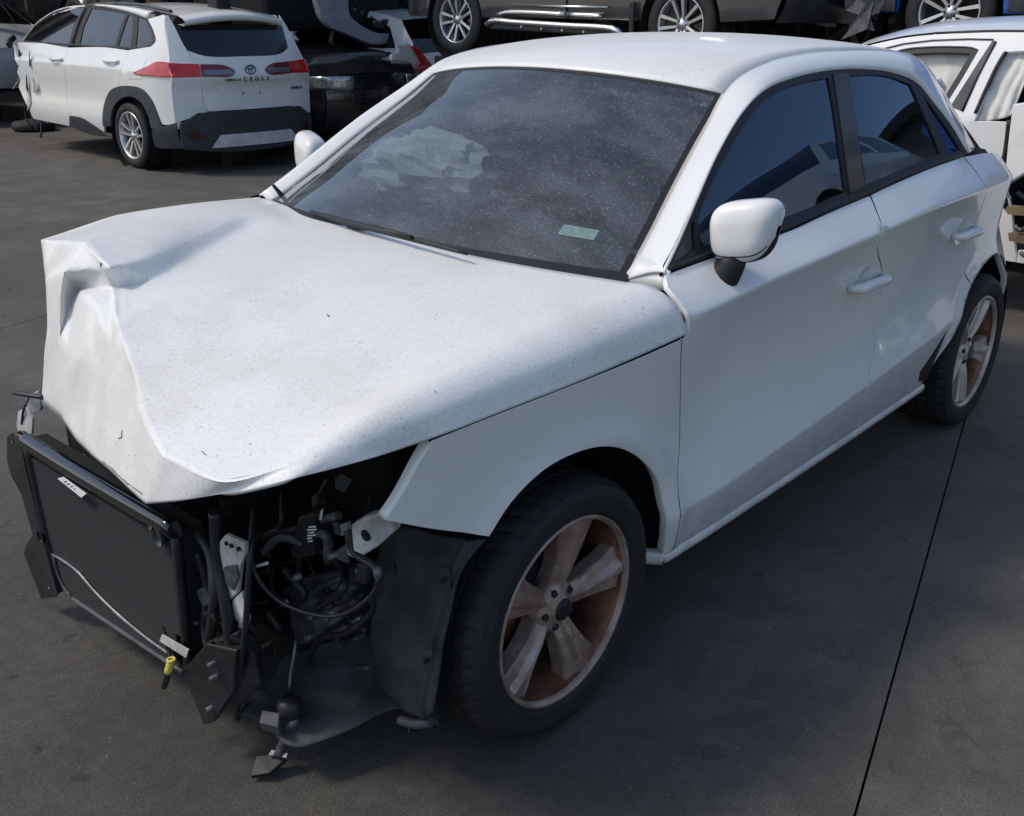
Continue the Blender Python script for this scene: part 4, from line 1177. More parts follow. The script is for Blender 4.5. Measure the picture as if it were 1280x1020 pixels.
# black control unit with its printed label
cu = px_plate('control_unit', [(384, 640, 'x', -.43), (406, 634, 'x', -.43), (404, 688, 'x', -.42), (376, 692, 'x', -.42), (380, 660, 'x', -.425)], .05, M['engine'], bev=.004)
tag(cu, 'black control unit with white lettering')
for k, (x0, x1) in enumerate([(386, 395), (384, 396), (385, 393), (384, 395), (384, 390), (385, 391)]):
    yy = 658 + k * 3.6
    px_plate('print', [(x0, yy, 'x', -.4535), (x1, yy - .6, 'x', -.4535), (x1, yy + 1.0, 'x', -.4535), (x0, yy + 1.6, 'x', -.4535)], .0008, M['label'], cu)
px_plate('label_tag', [(419, 598, 'x', -.34), (428, 592, 'x', -.34), (440, 600, 'x', -.34), (431, 616, 'x', -.34), (420, 611, 'x', -.34)], .002, M['grey_plastic'])
px_plate('label_tag', [(400, 640, 'x', -.44), (404, 636, 'x', -.44), (402, 650, 'x', -.44), (398, 650, 'x', -.44)], .002, M['label'])
cable([(318, 708, 'x', -.52), (334, 704, 'x', -.52)], .0035, M['label'], name='cable_tie')
# strut tower / rail end, white with a hole
rail_ = px_plate('rail_end', [(436, 672, 'x', -.44), (444, 652, 'x', -.45), (462, 642, 'x', -.45), (485, 636, 'x', -.43), (500, 630, 'x', -.40), (498, 660, 'x', -.41), (476, 680, 'x', -.44), (450, 696, 'x', -.46), (440, 690, 'x', -.45)], .03, M['white_part'], bev=.004)
MB().lathe([(0, -.022), (.011, -.022), (.011, .0)], 14, 'x', c=PX(468, 664, 'x', -.44)).build('bolt_hole', M['dark'], rail_)
px_plate('rail_gusset', [(414, 694, 'x', -.44), (436, 704, 'x', -.44), (434, 690, 'x', -.44), (440, 676, 'x', -.43)], .006, M['casting'])
px_plate('plug', [(426, 655, 'x', -.47), (436, 652, 'x', -.47), (436, 668, 'x', -.47), (427, 669, 'x', -.47)], .012, M['alu'], bev=.002)
# gearbox casting with ribs
gb_ = px_plate('gearbox', [(383, 720, 'x', -.30), (405, 712, 'x', -.30), (448, 704, 'x', -.28), (462, 720, 'x', -.27), (452, 762, 'x', -.28), (420, 788, 'x', -.32), (394, 800, 'x', -.34), (385, 770, 'x', -.32)], .12, M['casting'], bev=.012)
for a, b in (((398, 735), (440, 716)), ((400, 752), (446, 732)), ((404, 768), (446, 750)), ((412, 780), (430, 768))):
    cable([(a[0], a[1], 'x', -.385), (b[0], b[1], 'x', -.365)], .007, M['casting'], gb_, 'rib')
for q in ((388, 795), (385, 742), (390, 770), (452, 712)):
    MB().lathe([(0, -.012), (.007, -.012), (.009, -.006), (.009, .02)], 8, 'x', c=PX(q[0], q[1], 'x', -.385), smooth=False).build('bolt', M['alu'], gb_)
cable([(396, 801, 'x', -.38), (424, 788, 'x', -.37), (452, 772, 'x', -.36)], .006, M['alu'], gb_, 'flange')
# lower cross bracket, tray and hanging bits
px_plate('bumper_carrier', [(232, 835, 'x', -.60), (262, 802, 'x', -.59), (300, 810, 'x', -.57), (296, 862, 'x', -.57), (270, 900, 'x', -.59), (258, 903, 'x', -.60)], .020, M['engine'], bev=.003)
px_plate('bumper_carrier', [(258, 802, 'x', -.58), (300, 786, 'x', -.56), (322, 812, 'x', -.53), (330, 850, 'x', -.53), (300, 880, 'x', -.55), (270, 862, 'x', -.58)], .03, M['engine'], bev=.004)
for q in ((268, 829), (270, 846), (266, 884)): MB().lathe([(0, -.014), (.006, -.014), (.006, .004)], 8, 'x', c=PX(q[0], q[1], 'x', -.595)).build('bolt', M['casting'], car)
tr = [[PX(298, 892, 'z', .115), PX(330, 905, 'z', .105), PX(362, 932, 'z', .10), PX(430, 915, 'z', .10), PX(500, 884, 'z', .115), PX(548, 905, 'z', .12)],
      [PX(318, 868, 'z', .135), PX(352, 872, 'z', .125), PX(390, 885, 'z', .125), PX(440, 868, 'z', .13), PX(490, 850, 'z', .14), PX(545, 860, 'z', .15)],
      [PX(340, 845, 'z', .155), PX(370, 838, 'z', .150), PX(405, 832, 'z', .16), PX(440, 828, 'z', .165), PX(475, 820, 'z', .18), PX(540, 820, 'z', .19)],
      [PX(352, 822, 'z', .18), PX(380, 808, 'z', .18), PX(410, 800, 'z', .19), PX(440, 795, 'z', .20), PX(480, 788, 'z', .21), PX(530, 780, 'z', .22)]]
TG = bigrid(tr, 8, 8)
for r_ in TG:
    for j, p in enumerate(r_): r_[j] = p + Vector((0, 0, .008 * noise.noise(p * 14)))
tray = gridmesh('undertray', TG, M['tray'], car, lip=.004)
tag(tray, 'bent grey plastic undertray')
# steering / tow arm hanging below the tray
MB().lathe([(0, .022), (.020, .021), (.026, .012), (.027, -.012), (.018, -.022), (0, -.022)], 20, 'z', c=PX(362, 884, 'z', .155)).build('motor_housing', M['engine'], car)
px_plate('bracket_block', [(330, 892, 'z', .14), (352, 896, 'z', .14), (350, 914, 'z', .13), (326, 908, 'z', .13)], .03, M['grey_plastic'], bev=.003)
arm = cable([(366, 902, 'z', .12), (360, 918, 'z', .09), (352, 934, 'z', .06), (347, 946, 'z', .045)], lambda t: .012 - .002 * t, M['casting'], name='hanging_arm', n=8)
MB().lathe([(0, -.008), (.011, -.008), (.014, 0), (.011, .008), (0, .008)], 16, 'y', c=PX(366, 903, 'z', .122)).build('ball_joint', M['alu'], arm)
px_plate('foot', [(322, 946, 'z', .03), (345, 944, 'z', .035), (352, 938, 'z', .04), (358, 950, 'z', .035), (338, 968, 'z', .02), (314, 972, 'z', .012)], .012, M['black_matte'], arm, .002)
px_plate('clip', [(340, 938, 'z', .05), (360, 942, 'z', .05), (358, 948, 'z', .045), (336, 944, 'z', .045)], .006, M['alu'], arm)
MB().lathe([(0, -.004), (.006, -.003), (.008, 0), (.008, .006)], 12, 'x', c=PX(333, 961, 'z', .02)).build('bolt', M['alu'], arm)
# yellow plug dangling by the radiator
yp = cable([(214, 825, 'x', -.625), (212, 834, 'x', -.628), (210, 840, 'x', -.63)], .0085, M['yellow'], name='yellow_plug', n=8)
cable([(210, 840, 'x', -.63), (208, 848, 'x', -.63), (205, 858, 'x', -.63)], .0075, M['engine'], yp, 'plug_socket', 8)
MB().lathe([(.006, -.003), (.0095, -.003), (.0095, .003), (.006, .003)], 12, 'z', c=PX(214, 825, 'x', -.626), closed=True).build('plug_ring', M['yellow'], yp)
cable([(212, 824, 'x', -.62), (208, 800, 'x', -.60), (200, 770, 'x', -.595)], .0022)
# wheel liner: dirty felt sheet in front of the tyre
LI = [[PX(486, 655, 'y', -.60), PX(512, 660, 'y', -.66), PX(548, 668, 'y', -.73), PX(585, 673, 'y', -.79), PX(610, 674, 'y', -.825)],
      [PX(474, 700, 'y', -.585), PX(505, 702, 'y', -.655), PX(540, 705, 'y', -.73), PX(568, 705, 'y', -.785), PX(592, 692, 'y', -.815)],
      [PX(468, 745, 'y', -.58), PX(497, 750, 'y', -.65), PX(530, 752, 'y', -.72), PX(552, 748, 'y', -.77), PX(572, 722, 'y', -.80)],
      [PX(465, 790, 'y', -.575), PX(490, 800, 'y', -.64), PX(520, 805, 'y', -.70), PX(542, 800, 'y', -.755), PX(562, 775, 'y', -.79)],
      [PX(467, 832, 'y', -.57), PX(488, 845, 'y', -.62), PX(512, 855, 'y', -.68), PX(532, 850, 'y', -.74), PX(552, 825, 'y', -.785)],
      [PX(478, 858, 'y', -.575), PX(494, 872, 'y', -.62), PX(512, 890, 'y', -.67), PX(528, 897, 'y', -.73), PX(544, 890, 'y', -.775)]]
LG = bigrid(LI, 8, 8)
for i, r_ in enumerate(LG):
    for j, p in enumerate(r_): r_[j] = p + Vector((-.010, 0, 0)) * noise.noise(p * 11) + Vector((-.008 if 24 < j < 27 else 0, 0, 0))
liner = gridmesh('wheel_liner', LG, M['liner'], car, lip=.004)
tag(liner, 'loose dark felt wheel liner in front of the front wheel')
px_plate('patch', [(482, 722, 'y', -.625), (492, 705, 'y', -.64), (498, 722, 'y', -.65), (494, 765, 'y', -.645), (480, 752, 'y', -.62)], .010, M['liner'], liner, .002)
for q in ((556, 725), (534, 826)):
    px_plate('tab', [(q[0] - 6, q[1] - 16, 'y', -.775), (q[0] + 6, q[1] - 14, 'y', -.79), (q[0] + 8, q[1] + 12, 'y', -.79), (q[0] - 4, q[1] + 14, 'y', -.775)], .006, M['liner'], liner, .002)
    MB().lathe([(0, -.008), (.005, -.008), (.005, .004)], 8, 'x', c=PX(q[0], q[1], 'y', -.79)).build('rivet', M['dark'], liner)
cable([(500, 900, 'y', -.67), (520, 905, 'y', -.72), (538, 903, 'y', -.75)], .010, M['grey_plastic'], liner, 'torn_edge')
cable([(512, 895, 'y', -.68), (511, 915, 'y', -.68)], .0018, M['grey_plastic'], name='thin_wire')

# clutter of the opened bay: looms, clips, pipes and broken plastic behind the near corner
rs = random.Random(33)
tones = [M['engine'], M['engine'], M['black_matte'], M['grey_plastic'], M['casting']]
for k in range(34):
    a, b = rs.uniform(270, 470), rs.uniform(615, 800)
    x = rs.uniform(-.46, -.30)
    l = [(a, b, 'x', x)]
    for q in range(4):
        a = min(485, max(262, a + rs.uniform(-34, 34))); b = min(835, max(610, b + rs.uniform(4, 34))); l.append((a, b, 'x', x + rs.uniform(-.03, .03)))
    cable(l, rs.choice((.003, .004, .005, .007, .010)), rs.choice(tones), name='engine_cable', n=6)
for k in range(16):
    a, b = rs.uniform(262, 468), rs.uniform(612, 850); x = rs.uniform(-.48, -.32)
    c = PX(a, b, 'x', x)
    R_ = Matrix.Rotation(rs.uniform(-1, 1), 3, 'X') @ Matrix.Rotation(rs.uniform(-.6, .6), 3, 'Z')
    MB().box(c, (rs.uniform(.012, .03), rs.uniform(.010, .03), rs.uniform(.012, .045)), .003, R_).build('engine_clip', rs.choice(tones[:3]), car)
for k in range(9):
    a, b = rs.uniform(270, 460), rs.uniform(630, 800)
    MB().lathe([(0, -.008), (.006, -.008), (.0075, -.003), (.0075, .006)], 6, 'x', c=PX(a, b, 'x', -.47), smooth=False).build('bolt', rs.choice([M['alu'], M['steel']]), car)
for l in ([(238, 655), (262, 690), (268, 740), (262, 800)], [(246, 690), (258, 730), (256, 790), (266, 830)], [(205, 680), (232, 735), (240, 800), (252, 850)], [(268, 640), (272, 700), (285, 780), (292, 840)]):
    cable([(a, b, 'x', rs.uniform(-.585, -.555)) for a, b in l], rs.choice((.006, .009, .012)), rs.choice(tones[:3]), name='engine_cable', n=8)
for k in range(7):
    a, b = rs.uniform(205, 268), rs.uniform(690, 830)
    px_plate('broken_clip', [(a, b, 'x', -.585), (a + rs.uniform(4, 12), b + rs.uniform(-4, 4), 'x', -.59), (a + rs.uniform(2, 12), b + rs.uniform(5, 16), 'x', -.585)], .006, rs.choice(tones))

# ------------------------------------------------------------ cars behind: shared builders
def hide_lip(mb): return mb
def gwheel(parent, loc, s, R, rr, w, n, style, m_face, m_dark, base=0.0, name='wheel'):
    """road wheel: tyre, rim ring, n spokes (pairs when style is 'twin'), cap.  s = +1: outer face towards +y"""
    def fl(mb):
        if s < 0: mb.v = [(a, -b, c) for a, b, c in mb.v]
        return mb
    root = fl(MB().lathe([(rr + .004, -.006), (rr + .002, .003), (rr - .006, .002), (rr - .012, -.012), (rr - .022, -.06), (rr - .03, -w * .9)], 40)).build(name, m_face, parent)
    root.location = loc
    fl(MB().lathe([(rr - .006, -.01), (rr + .01, .004), (lerp(rr, R, .45), .013), (R - .012, -.002), (R - .003, -.018), (R, -.035), (R, -w * .48), (R - .008, -w * .5), (R, -w * .52), (R, -w + .03), (R - .012, -w), (lerp(rr, R, .4), -w - .008), (rr - .01, -w + .01)], 48)).build('tyre', M['rubber'], root)
    fl(MB().lathe([(.0, -.075), (rr - .02, -.07)], 32)).build('backing_plate', m_dark, root)
    for k in range(n):
        a0 = radians(base + 360 / n * k)
        offs = ((-.020, -.052), (.020, .052)) if style == 'twin' else ((0, 0),)
        for o0, o1 in offs:
            mb = MB(); w0, w1 = (.010, .0145) if style == 'twin' else (.024, .036)
            ra_, rb_ = .045, rr - .006
            def q(r_, c_, h): return (r_ * cos(a0) - c_ * sin(a0), h, r_ * sin(a0) + c_ * cos(a0))
            mb.hull8([q(ra_, o0 - w0, -.055), q(rb_, o1 - w1, -.045), q(rb_, o1 + w1, -.045), q(ra_, o0 + w0, -.055), q(ra_, o0 - w0, -.022), q(rb_, o1 - w1, -.004), q(rb_, o1 + w1, -.004), q(ra_, o0 + w0, -.022)])
            fl(mb).build('spoke', m_face, root)
    fl(MB().lathe([(0, -.012), (.024, -.014), (.030, -.020), (.056, -.026), (.060, -.06)], 24)).build('hub', m_face, root)
    for k in range(5):
        a = radians(base + 36 + 72 * k)
        fl(MB().lathe([(0, -.012), (.008, -.014), (.009, -.03)], 6, c=(.043 * cos(a), 0, .043 * sin(a)))).build('wheel_nut', m_dark, root)
    return root
def gen_car(name, label, cat, paint, top, wins, wheels, R, half, belt, loc, rz, zb=.26, lamp_f=None, lamp_r=None, hood_i=3, ws_i=5, roof_i=9, rw_i=11, glass=None, group=None, k_tum=.42, wheel_kw=None, wheel_skip=(), lamp_m=None):
    """plain car: flanks with wheel openings, nose, hood, screens, roof, tail, lamps, wheels.  x forward, nose first in `top`"""
    root = empty(name, loc, rz, label, cat, group)
    glass = glass or M['glass_dark']
    x0, x1 = top[-1][0], top[0][0]
    def S(x, z):
        e = 0
        df = max(0, x - (x1 - .8)) / .8; dr = max(0, (x0 + .7) - x) / .7
        y = half - .20 * df ** 2.4 - .14 * dr ** 2.4
        y -= .05 * max(0, (.42 - z) / .2) ** 1.5
        if z > belt: y -= k_tum * (z - belt) + .10 * (z - belt) ** 2 + .03 * (1 - df)
        elif z > belt - .12: y -= .03 * ((z - belt + .12) / .12) ** 1.5
        return y
    ol = []
    bx = [(x1 - .02, top[0][1]), (x1, .55), (x1 - .05, zb)]
    segs = [bx]
    xs = sorted(wheels, reverse=True); ar = R + .055
    cur = (x1 - .05, zb)
    for wx in xs:
        da = math.asin(max(-1, min(1, (zb - R) / ar)))
        a = [(wx + ar * cos(t), R + ar * sin(t)) for t in [lerp(da, pi - da, i / 14) for i in range(15)]]
        segs.append([cur, a[0]]); segs.append(a); cur = a[-1]
    segs.append([cur, (x0 + .06, zb + .03)]); segs.append([(x0 + .06, zb + .03), (x0 + .01, .6), top[-1]])
    T = top[::-1]
    for a, b in zip(T, T[1:]): segs.append([a, b])
    poly = ring(segs, .06)
    for s in (1, -1):
        fn = lambda x, z, s=s: Vector((x, s * S(x, z), z))
        holes = [ring([[w[i], w[(i + 1) % len(w)]] for i in range(len(w))], .06) for w in wins]
        panel('side_panel', poly, fn, paint, root, .11, holes=holes, out=Vector((0, s, 0)), gap=0, lip=.01)
        for h in holes: panel('window', h, lambda x, z, s=s: Vector((x, s * (S(x, z) - .006), z)), glass, root, .15, lip=0, out=Vector((0, s, 0)), gap=0)
    names = []
    for i in range(len(top) - 1):
        names.append('hood' if i < hood_i else 'windscreen' if i < ws_i else 'roof' if i < roof_i else 'rear_window' if i < rw_i else 'tailgate')
    i = 0
    while i < len(names):
        j = i
        while j < len(names) and names[j] == names[i]: j += 1
        rows_ = []
        for k in range(i, j + 1):
            x, z = top[k]
            for f_ in ([0] if k == i else [1/3, 2/3, 1]):
                if f_: xx, zz = lerp(top[k-1][0], x, f_), lerp(top[k-1][1], z, f_)
                else: xx, zz = x, z
                rows_.append([Vector((xx, v * (S(xx, zz) - .002), zz + .028 * (1 - v * v))) for v in [-1 + q / 6 for q in range(13)]])
        gridmesh(names[i], rows_, glass if 'wind' in names[i] else paint, root)
        i = j
    for sgn, xe, zt, nm in ((1, x1, top[0][1], 'front_bumper'), (-1, x0, top[-1][1], 'rear_bumper')):
        rows_ = []
        for k in range(9):
            t = k / 8; z = lerp(zt, zb, t)
            xe_ = xe - sgn * (.02 if t < .1 else 0) - sgn * .05 * t ** 4
            rows_.append([Vector((xe_ + sgn * (.16 * (1 - v * v) + .03 * sin(pi * t)), v * (S(xe_, z) + .001), z + .028 * (1 - v * v) * (1 - t))) for v in [-1 + q / 8 for q in range(17)]])
        gridmesh(nm, rows_, paint, root)
    for lam, sgn, xe, m_, nm in ((lamp_f, 1, x1, lamp_m or M['clear_lens'], 'headlight'), (lamp_r, -1, x0, M['red_lens'], 'tail_lamp')):
        if not lam: continue
        (ya, yb, za, zb2) = lam
        for s in (1, -1):
            rows_ = []
            for k in range(5):
                z = lerp(za, zb2, k / 4)
                row = []
                for q in range(7):
                    v = lerp(ya, yb, q / 6)
                    row.append(Vector((xe + sgn * (.16 * (1 - v * v) + .045), s * v * S(xe, z), z)))
                row.append(Vector((xe - sgn * .16, s * (S(xe - sgn * .16, z) + .008), z)))
                rows_.append(row)
            gridmesh(nm, rows_, m_, root, lip=.02)
    kw = dict(n=5, style='single', m_face=M['alloy'], m_dark=M['dark']); kw.update(wheel_kw or {})
    for wx in wheels:
        for s in (1, -1):
            if (wx, s) in wheel_skip: continue
            gwheel(root, (wx, s * (half - .03), R), s, R, R * .66, .20, base=random.uniform(0, 60), **kw)
            mb = MB(); mb.lathe([(R + .06, -.02), (R + .06, -.22), (.05, -.24)], 28, c=(wx, 0, R))
            mb.v = [(a, s * (half + b), c) for a, b, c in mb.v]
            mb.build('wheel_housing', M['dark'], root)
    MB().box(((x0 + x1) / 2, 0, zb + .03), (x1 - x0 - .3, half * 1.6, .05)).build('floor_pan', M['dark'], root)
    return root

# ------------------------------------------------------------ white crossover behind, its nose torn off
SV = empty('white_crossover', (4.378, 7.514, 0), 1.5653, 'white crossover with black cladding and red tail lamps, its front end torn off', 'car')
SVS = .9305
SV.scale = (SVS,) * 3
bpy.context.view_layer.update()
SVI = (Matrix.Translation((4.378, 7.514, 0)) @ Matrix.Rotation(1.5653, 4, 'Z') @ Matrix.Scale(SVS, 4)).inverted()
def lray(px, py):
    d = FW + RT * ((px - 640) / FPX) - UP * ((py - 510) / FPX)
    return SVI @ CAM, (SVI.to_3x3() @ d)
LC = SVI @ CAM
def S2(x, z):
    y = .905
    if x < -.30: y -= .115 * (min(.8, -.30 - x) / .52) ** 2.2
    if z < .45: y -= .05 * ((.45 - z) / .2) ** 1.3
    y -= .020 * exp(-((z - .70) / .16) ** 2) * (1 - sstep(-.6, .0, -x)) 
    if z > .98: y -= .035 * sstep(.98, 1.08, z)
    if z > 1.06: y -= .36 * (z - 1.06) + .12 * (z - 1.06) ** 2
    return y
def R2(y, z):
    x = -.945 + .135 * (abs(y) / .83) ** 2.6
    if z > .99: x += .46 * (z - .99) + .12 * (z - .99) ** 2
    if z < .98: x -= .022 * exp(-((z - .93) / .05) ** 2)
    x += .012 * exp(-((z - .80) / .10) ** 2) * (1 if abs(y) < .5 else 0)
    return x
def sv(px, py):
    o, d = lray(px, py); y = .88
    for _ in range(30):
        t = (y - o.y) / d.y; p = o + d * t; y = .5 * y + .5 * S2(p.x, p.z)
    return (p.x, p.z)
def rv(px, py):
    o, d = lray(px, py); x = -.9
    for _ in range(30):
        t = (x - o.x) / d.x; p = o + d * t; x = .5 * x + .5 * R2(max(-1, min(1, p.y)), p.z)
    return (p.y, p.z)
def fS(d=0.0, s=1): return lambda x, z: Vector((x, s * (S2(x, z) + d), z))
def fR(d=0.0): return lambda y, z: Vector((R2(y, z) - d, y, z))
OUTL, OUTR = Vector((0, 1, 0)), Vector((-1, 0, 0))
def svs(l): return [sv(*a) for a in l]
def rvs(l): return [rv(*a) for a in l]
PW = M['suv_paint']
M['cladding'] = mat('grey_black_cladding', (.045, .050, .056), .62, var=.35, scale=9)
s_dlo = svs([(28, 52), (43, 31), (65, 15), (86, 8), (108, 6.5), (140, 10.5), (168, 17.5), (185, 24)])
s_dlo2 = svs([(185, 24), (192, 39), (194.5, 52), (188, 58.5)])
s_belt = svs([(188, 58.5), (164, 61), (129, 58.5), (90, 56.5), (54, 53.5), (28, 52)])
xg = svs([(84, 59), (81.5, 86), (83, 116), (87, 145)])
xr = svs([(161, 62.5), (155.5, 78), (150.5, 93), (149, 108)])
jag = svs([(23, 52), (17, 56), (18, 70), (23, 83), (21, 90), (25, 99), (23, 109), (31, 127), (36, 136), (42, 149)])
fd_bot = [sv(42, 149), sv(87, 158)]
fdoor = panel('front_door', ring([[a, b] for a, b in zip(jag, jag[1:])] + [fd_bot, [fd_bot[1], xg[-1]], xg[::-1], [xg[0], s_belt[4]], [s_belt[4], jag[0]]], .05), fS(), PW, SV, .06, out=OUTL, gap=.005, lip=.02)
tag(fdoor, 'white front door with its leading edge torn ragged')
clad_t = svs([(87, 145), (103, 148), (118, 157), (131, 166)])
arch_o = svs([(130, 158), (131.5, 129), (138, 114), (149, 108), (164, 107.5), (179, 112), (190, 125), (202, 154)])
arch_i = svs([(140, 158), (141, 138), (151, 124), (166, 121), (178, 129), (187, 146), (190, 160)])
rdoor = panel('rear_door', ring([xg, clad_t, [clad_t[-1], arch_o[0]], arch_o[:4], xr[::-1], [xr[0], s_belt[2], xg[0]]], .05), fS(), PW, SV, .06, out=OUTL, gap=.005, lip=.02)
panel('sill_cladding', ring([clad_t, [clad_t[-1], sv(139, 172)], [sv(139, 172), sv(112, 168), sv(87, 158)], [sv(87, 158), clad_t[0]]], .05), fS(.004), M['cladding'], SV, .07, out=OUTL, gap=.004)
panel('arch_cladding', ring([arch_o, [arch_o[-1], sv(205, 160)], [sv(205, 160), sv(194, 162)], [sv(194, 162)] + arch_i[::-1], [arch_i[0], arch_o[0]]], .04), fS(.012), M['cladding'], SV, .05, out=OUTL, gap=.002, lip=.03)
qpo = ring([xr, arch_o[3:], [arch_o[-1], sv(204, 156)], [sv(204, 156), (-.80, .50)], [(-.80, .50), (-.815, .75), (-.80, .98)], [(-.80, .98), (-.70, 1.18), (-.58, 1.40), (-.52, 1.52)], [(-.52, 1.52), s_dlo[-1]], s_dlo2, [s_dlo2[-1], xr[0]]], .04)
quart2 = panel('quarter_panel', qpo, fS(), PW, SV, .05, out=OUTL, gap=.001, lip=.004)
flap = ring([[a, b] for a, b in zip(*(lambda l: (l, l[1:] + l[:1]))(svs([(161, 74.5), (183, 75.5), (177, 99), (160, 98)])))], .05)
panel('fuel_flap', flap, fS(.004), PW, quart2, .06, out=OUTL, gap=0, lip=.004, roll=.003)
# glass and its frame
gl = [[(30, 50.5), (44, 32), (66, 17), (88, 10), (104, 9), (92, 32), (86, 55), (60, 53)], [(99, 55.5), (104, 33), (114, 10.5), (140, 13.5), (157, 17.5), (149, 38), (143.5, 57.5), (120, 57)], [(147, 57.5), (153, 38), (160, 18.5), (166, 20.5), (165, 40), (163, 59.5)], [(169, 60), (171, 40), (172, 21), (183, 26), (189, 40), (191, 51), (186, 57)]]
hol = [ring([[svs(w)[i], svs(w)[(i + 1) % len(w)]] for i in range(len(w))], .05) for w in gl]
panel('window_frame', ring([s_dlo, s_dlo2, s_belt], .05), fS(-.002), M['black_matte'], SV, .07, holes=hol, out=OUTL, gap=0, lip=.015)
for h, par in zip(hol, (fdoor, rdoor, rdoor, quart2)): panel('window', inset(h, -.008), fS(-.010), M['glass_dark'], par, .10, out=OUTL, gap=0, lip=0)
MB().tube([fS(.004)(*p) for p in svs([(91, 54), (97, 33), (107, 10)])], .022, 6, step=.1).build('pillar_strip', M['grey_plastic'], SV)
for q in ((64, 74, 79, 74), (131, 76.5, 149, 77)):
    a, b = sv(q[0], q[1]), sv(q[2], q[3])
    MB().tube([fS(.01 + .03 * sin(pi * t / 8))(lerp(a[0], b[0], t / 8), lerp(a[1], b[1], t / 8)) for t in range(9)], .016, 8).build('door_handle', PW, fdoor if q[0] < 80 else rdoor)
# roof
RG = []
edge = [(2.0, 1.18, .70), (1.75, 1.34, .66), (1.45, 1.47, .63), (1.1, 1.545, .62), (.7, 1.575, .61), (.3, 1.58, .605), (-.1, 1.565, .60), (-.40, 1.535, .59), (-.56, 1.515, .575)]
E2 = spline([Vector((x, y, z)) for x, z, y in edge], n=3)
for p in E2: RG.append([Vector((p.x - .04 * (1 - v * v), p.y * v, p.z + .055 * (1 - v * v))) for v in [-1 + q / 8 for q in range(17)]])
gridmesh('roof', RG[6:], PW, SV)
gridmesh('windscreen', RG[:7], M['glass_dark'], SV)
TP = spline([Vector(fS(.0)(*p)) for p in s_dlo], n=3)
for s in (1, -1):
    rail2 = []
    for p in TP:
        q = min(E2, key=lambda e: abs(e.x - p.x)); q = Vector((p.x, q.y, q.z))
        rail2.append([Vector((a.x, s * a.y, a.z)) for a in (p, p.lerp(q, .5) + Vector((0, .02, .02)), q)])
    gridmesh('roof_rail', rail2, PW if s < 0 else M['suv_paint'], SV, lip=.01)
MB().tube([Vector((p.x, p.y + .02, p.z + .035)) for p in E2[9:]], .018, 8).build('roof_bar', M['grey_plastic'], SV)
# plain right flank
for s in (-1,):
    fl_ = ring([[(-.80, .45), (-.815, .75), (-.80, .98)], [(-.80, .98), (-.60, 1.40), (-.52, 1.52)], [(-.52, 1.52), (.5, 1.54), (1.1, 1.50), (2.0, 1.15)], [(2.0, 1.15), (2.1, .5)], [(2.1, .5), (2.0, .30)], [(2.0, .30), (.42, .30)], arc(0, .40, 0, 180, 14), [(-.40, .30), (-.70, .32)], [(-.70, .32), (-.80, .45)]], .08)
    panel('side_panel', fl_, fS(0, -1), PW, SV, .12, out=Vector((0, -1, 0)), gap=0)
# tail: corners, gate, glass, lamps, bumper
gap_l = rvs([(217, 31), (232, 60.5), (245, 80), (252, 101), (254.5, 129), (259, 140)])
gate_top = rvs([(234, 62.5), (241, 66), (262, 69), (288, 70), (320, 69.5), (352, 67), (366, 62)])
gate_r = [(-a[0], a[1]) for a in gap_l]
cor = lambda s: ring([[(s * a[0], a[1]) for a in gap_l], [(s * gap_l[-1][0], gap_l[-1][1]), (s * .825, .52)], [(s * .825, .52), (s * .83, .75), (s * .825, 1.0)], [(s * .825, 1.0), (s * .768, 1.2), (s * .705, 1.42), (s * .66, 1.525)], [(s * .66, 1.525), (s * gap_l[0][0], gap_l[0][1])]], .04)
for s in (1, -1): panel('rear_corner', cor(s), fR(), PW, SV, .05, out=OUTR, gap=.001, lip=.006)
zg = gate_top[3][1]
for s in (1, -1): MB().tube([Vector((x + .012, s * (S2(x, z) - .026), z)) for x, z in ((-.79, .46), (-.805, .75), (-.79, .98), (-.70, 1.18), (-.58, 1.40), (-.53, 1.50))], .030, 8, step=.05).build('corner_seam', PW, SV)
gate_b = [(y, gap_l[-1][1]) for y in (gap_l[-1][0], .3, 0, -.3, -gap_l[-1][0])]
gtop = [(gap_l[1][0], gap_l[1][1] - .01), (.45, zg + .012), (0, zg), (-.45, zg + .012), (-gap_l[1][0], gap_l[1][1] - .01)]
gate = panel('tailgate', ring([gap_l[1:], gate_b, gate_r[:0:-1], gtop[::-1]], .04), fR(), PW, SV, .05, out=OUTR, gap=.006, lip=.02)
rg = panel('rear_window', ring([gtop, [gtop[-1], (-gap_l[0][0], gap_l[0][1])], [(-gap_l[0][0], gap_l[0][1]), (0, gap_l[0][1] + .01), gap_l[0]], [gap_l[0], gtop[0]]], .05), fR(.002), M['black_gloss'], SV, .08, out=OUTR, gap=.004)
SPG = []
for k, (dx, dz) in enumerate(((.0, .0), (-.10, .0), (-.20, -.03), (-.235, -.06), (-.21, -.10), (-.10, -.085))):
    SPG.append([Vector((p.x + dx + .04 * abs(v) ** 3, p.y * 1.0, p.z + dz)) for p, v in zip(RG[-1], [-1 + q / 8 for q in range(17)])])
gridmesh('spoiler', SPG, PW, SV)
MB().box((-.76, 0, 1.505), (.02, .05, .018), .004).build('brake_light', M['dark_red'], SV)
M['tail_red'] = mat('bright_red_lens', (.72, .03, .02), .12, coat=.9, second=(.40, .010, .012), scale=6)
lamp_px = rvs([(249, 79.5), (281, 81.5), (293, 88.5), (290, 94.5), (252, 95.5)])
def lamp_poly(s): return ring([[(s * a[0], a[1]) for a in lamp_px], [(s * lamp_px[4][0], lamp_px[4][1]), (s * lamp_px[0][0], lamp_px[0][1])]], .03)
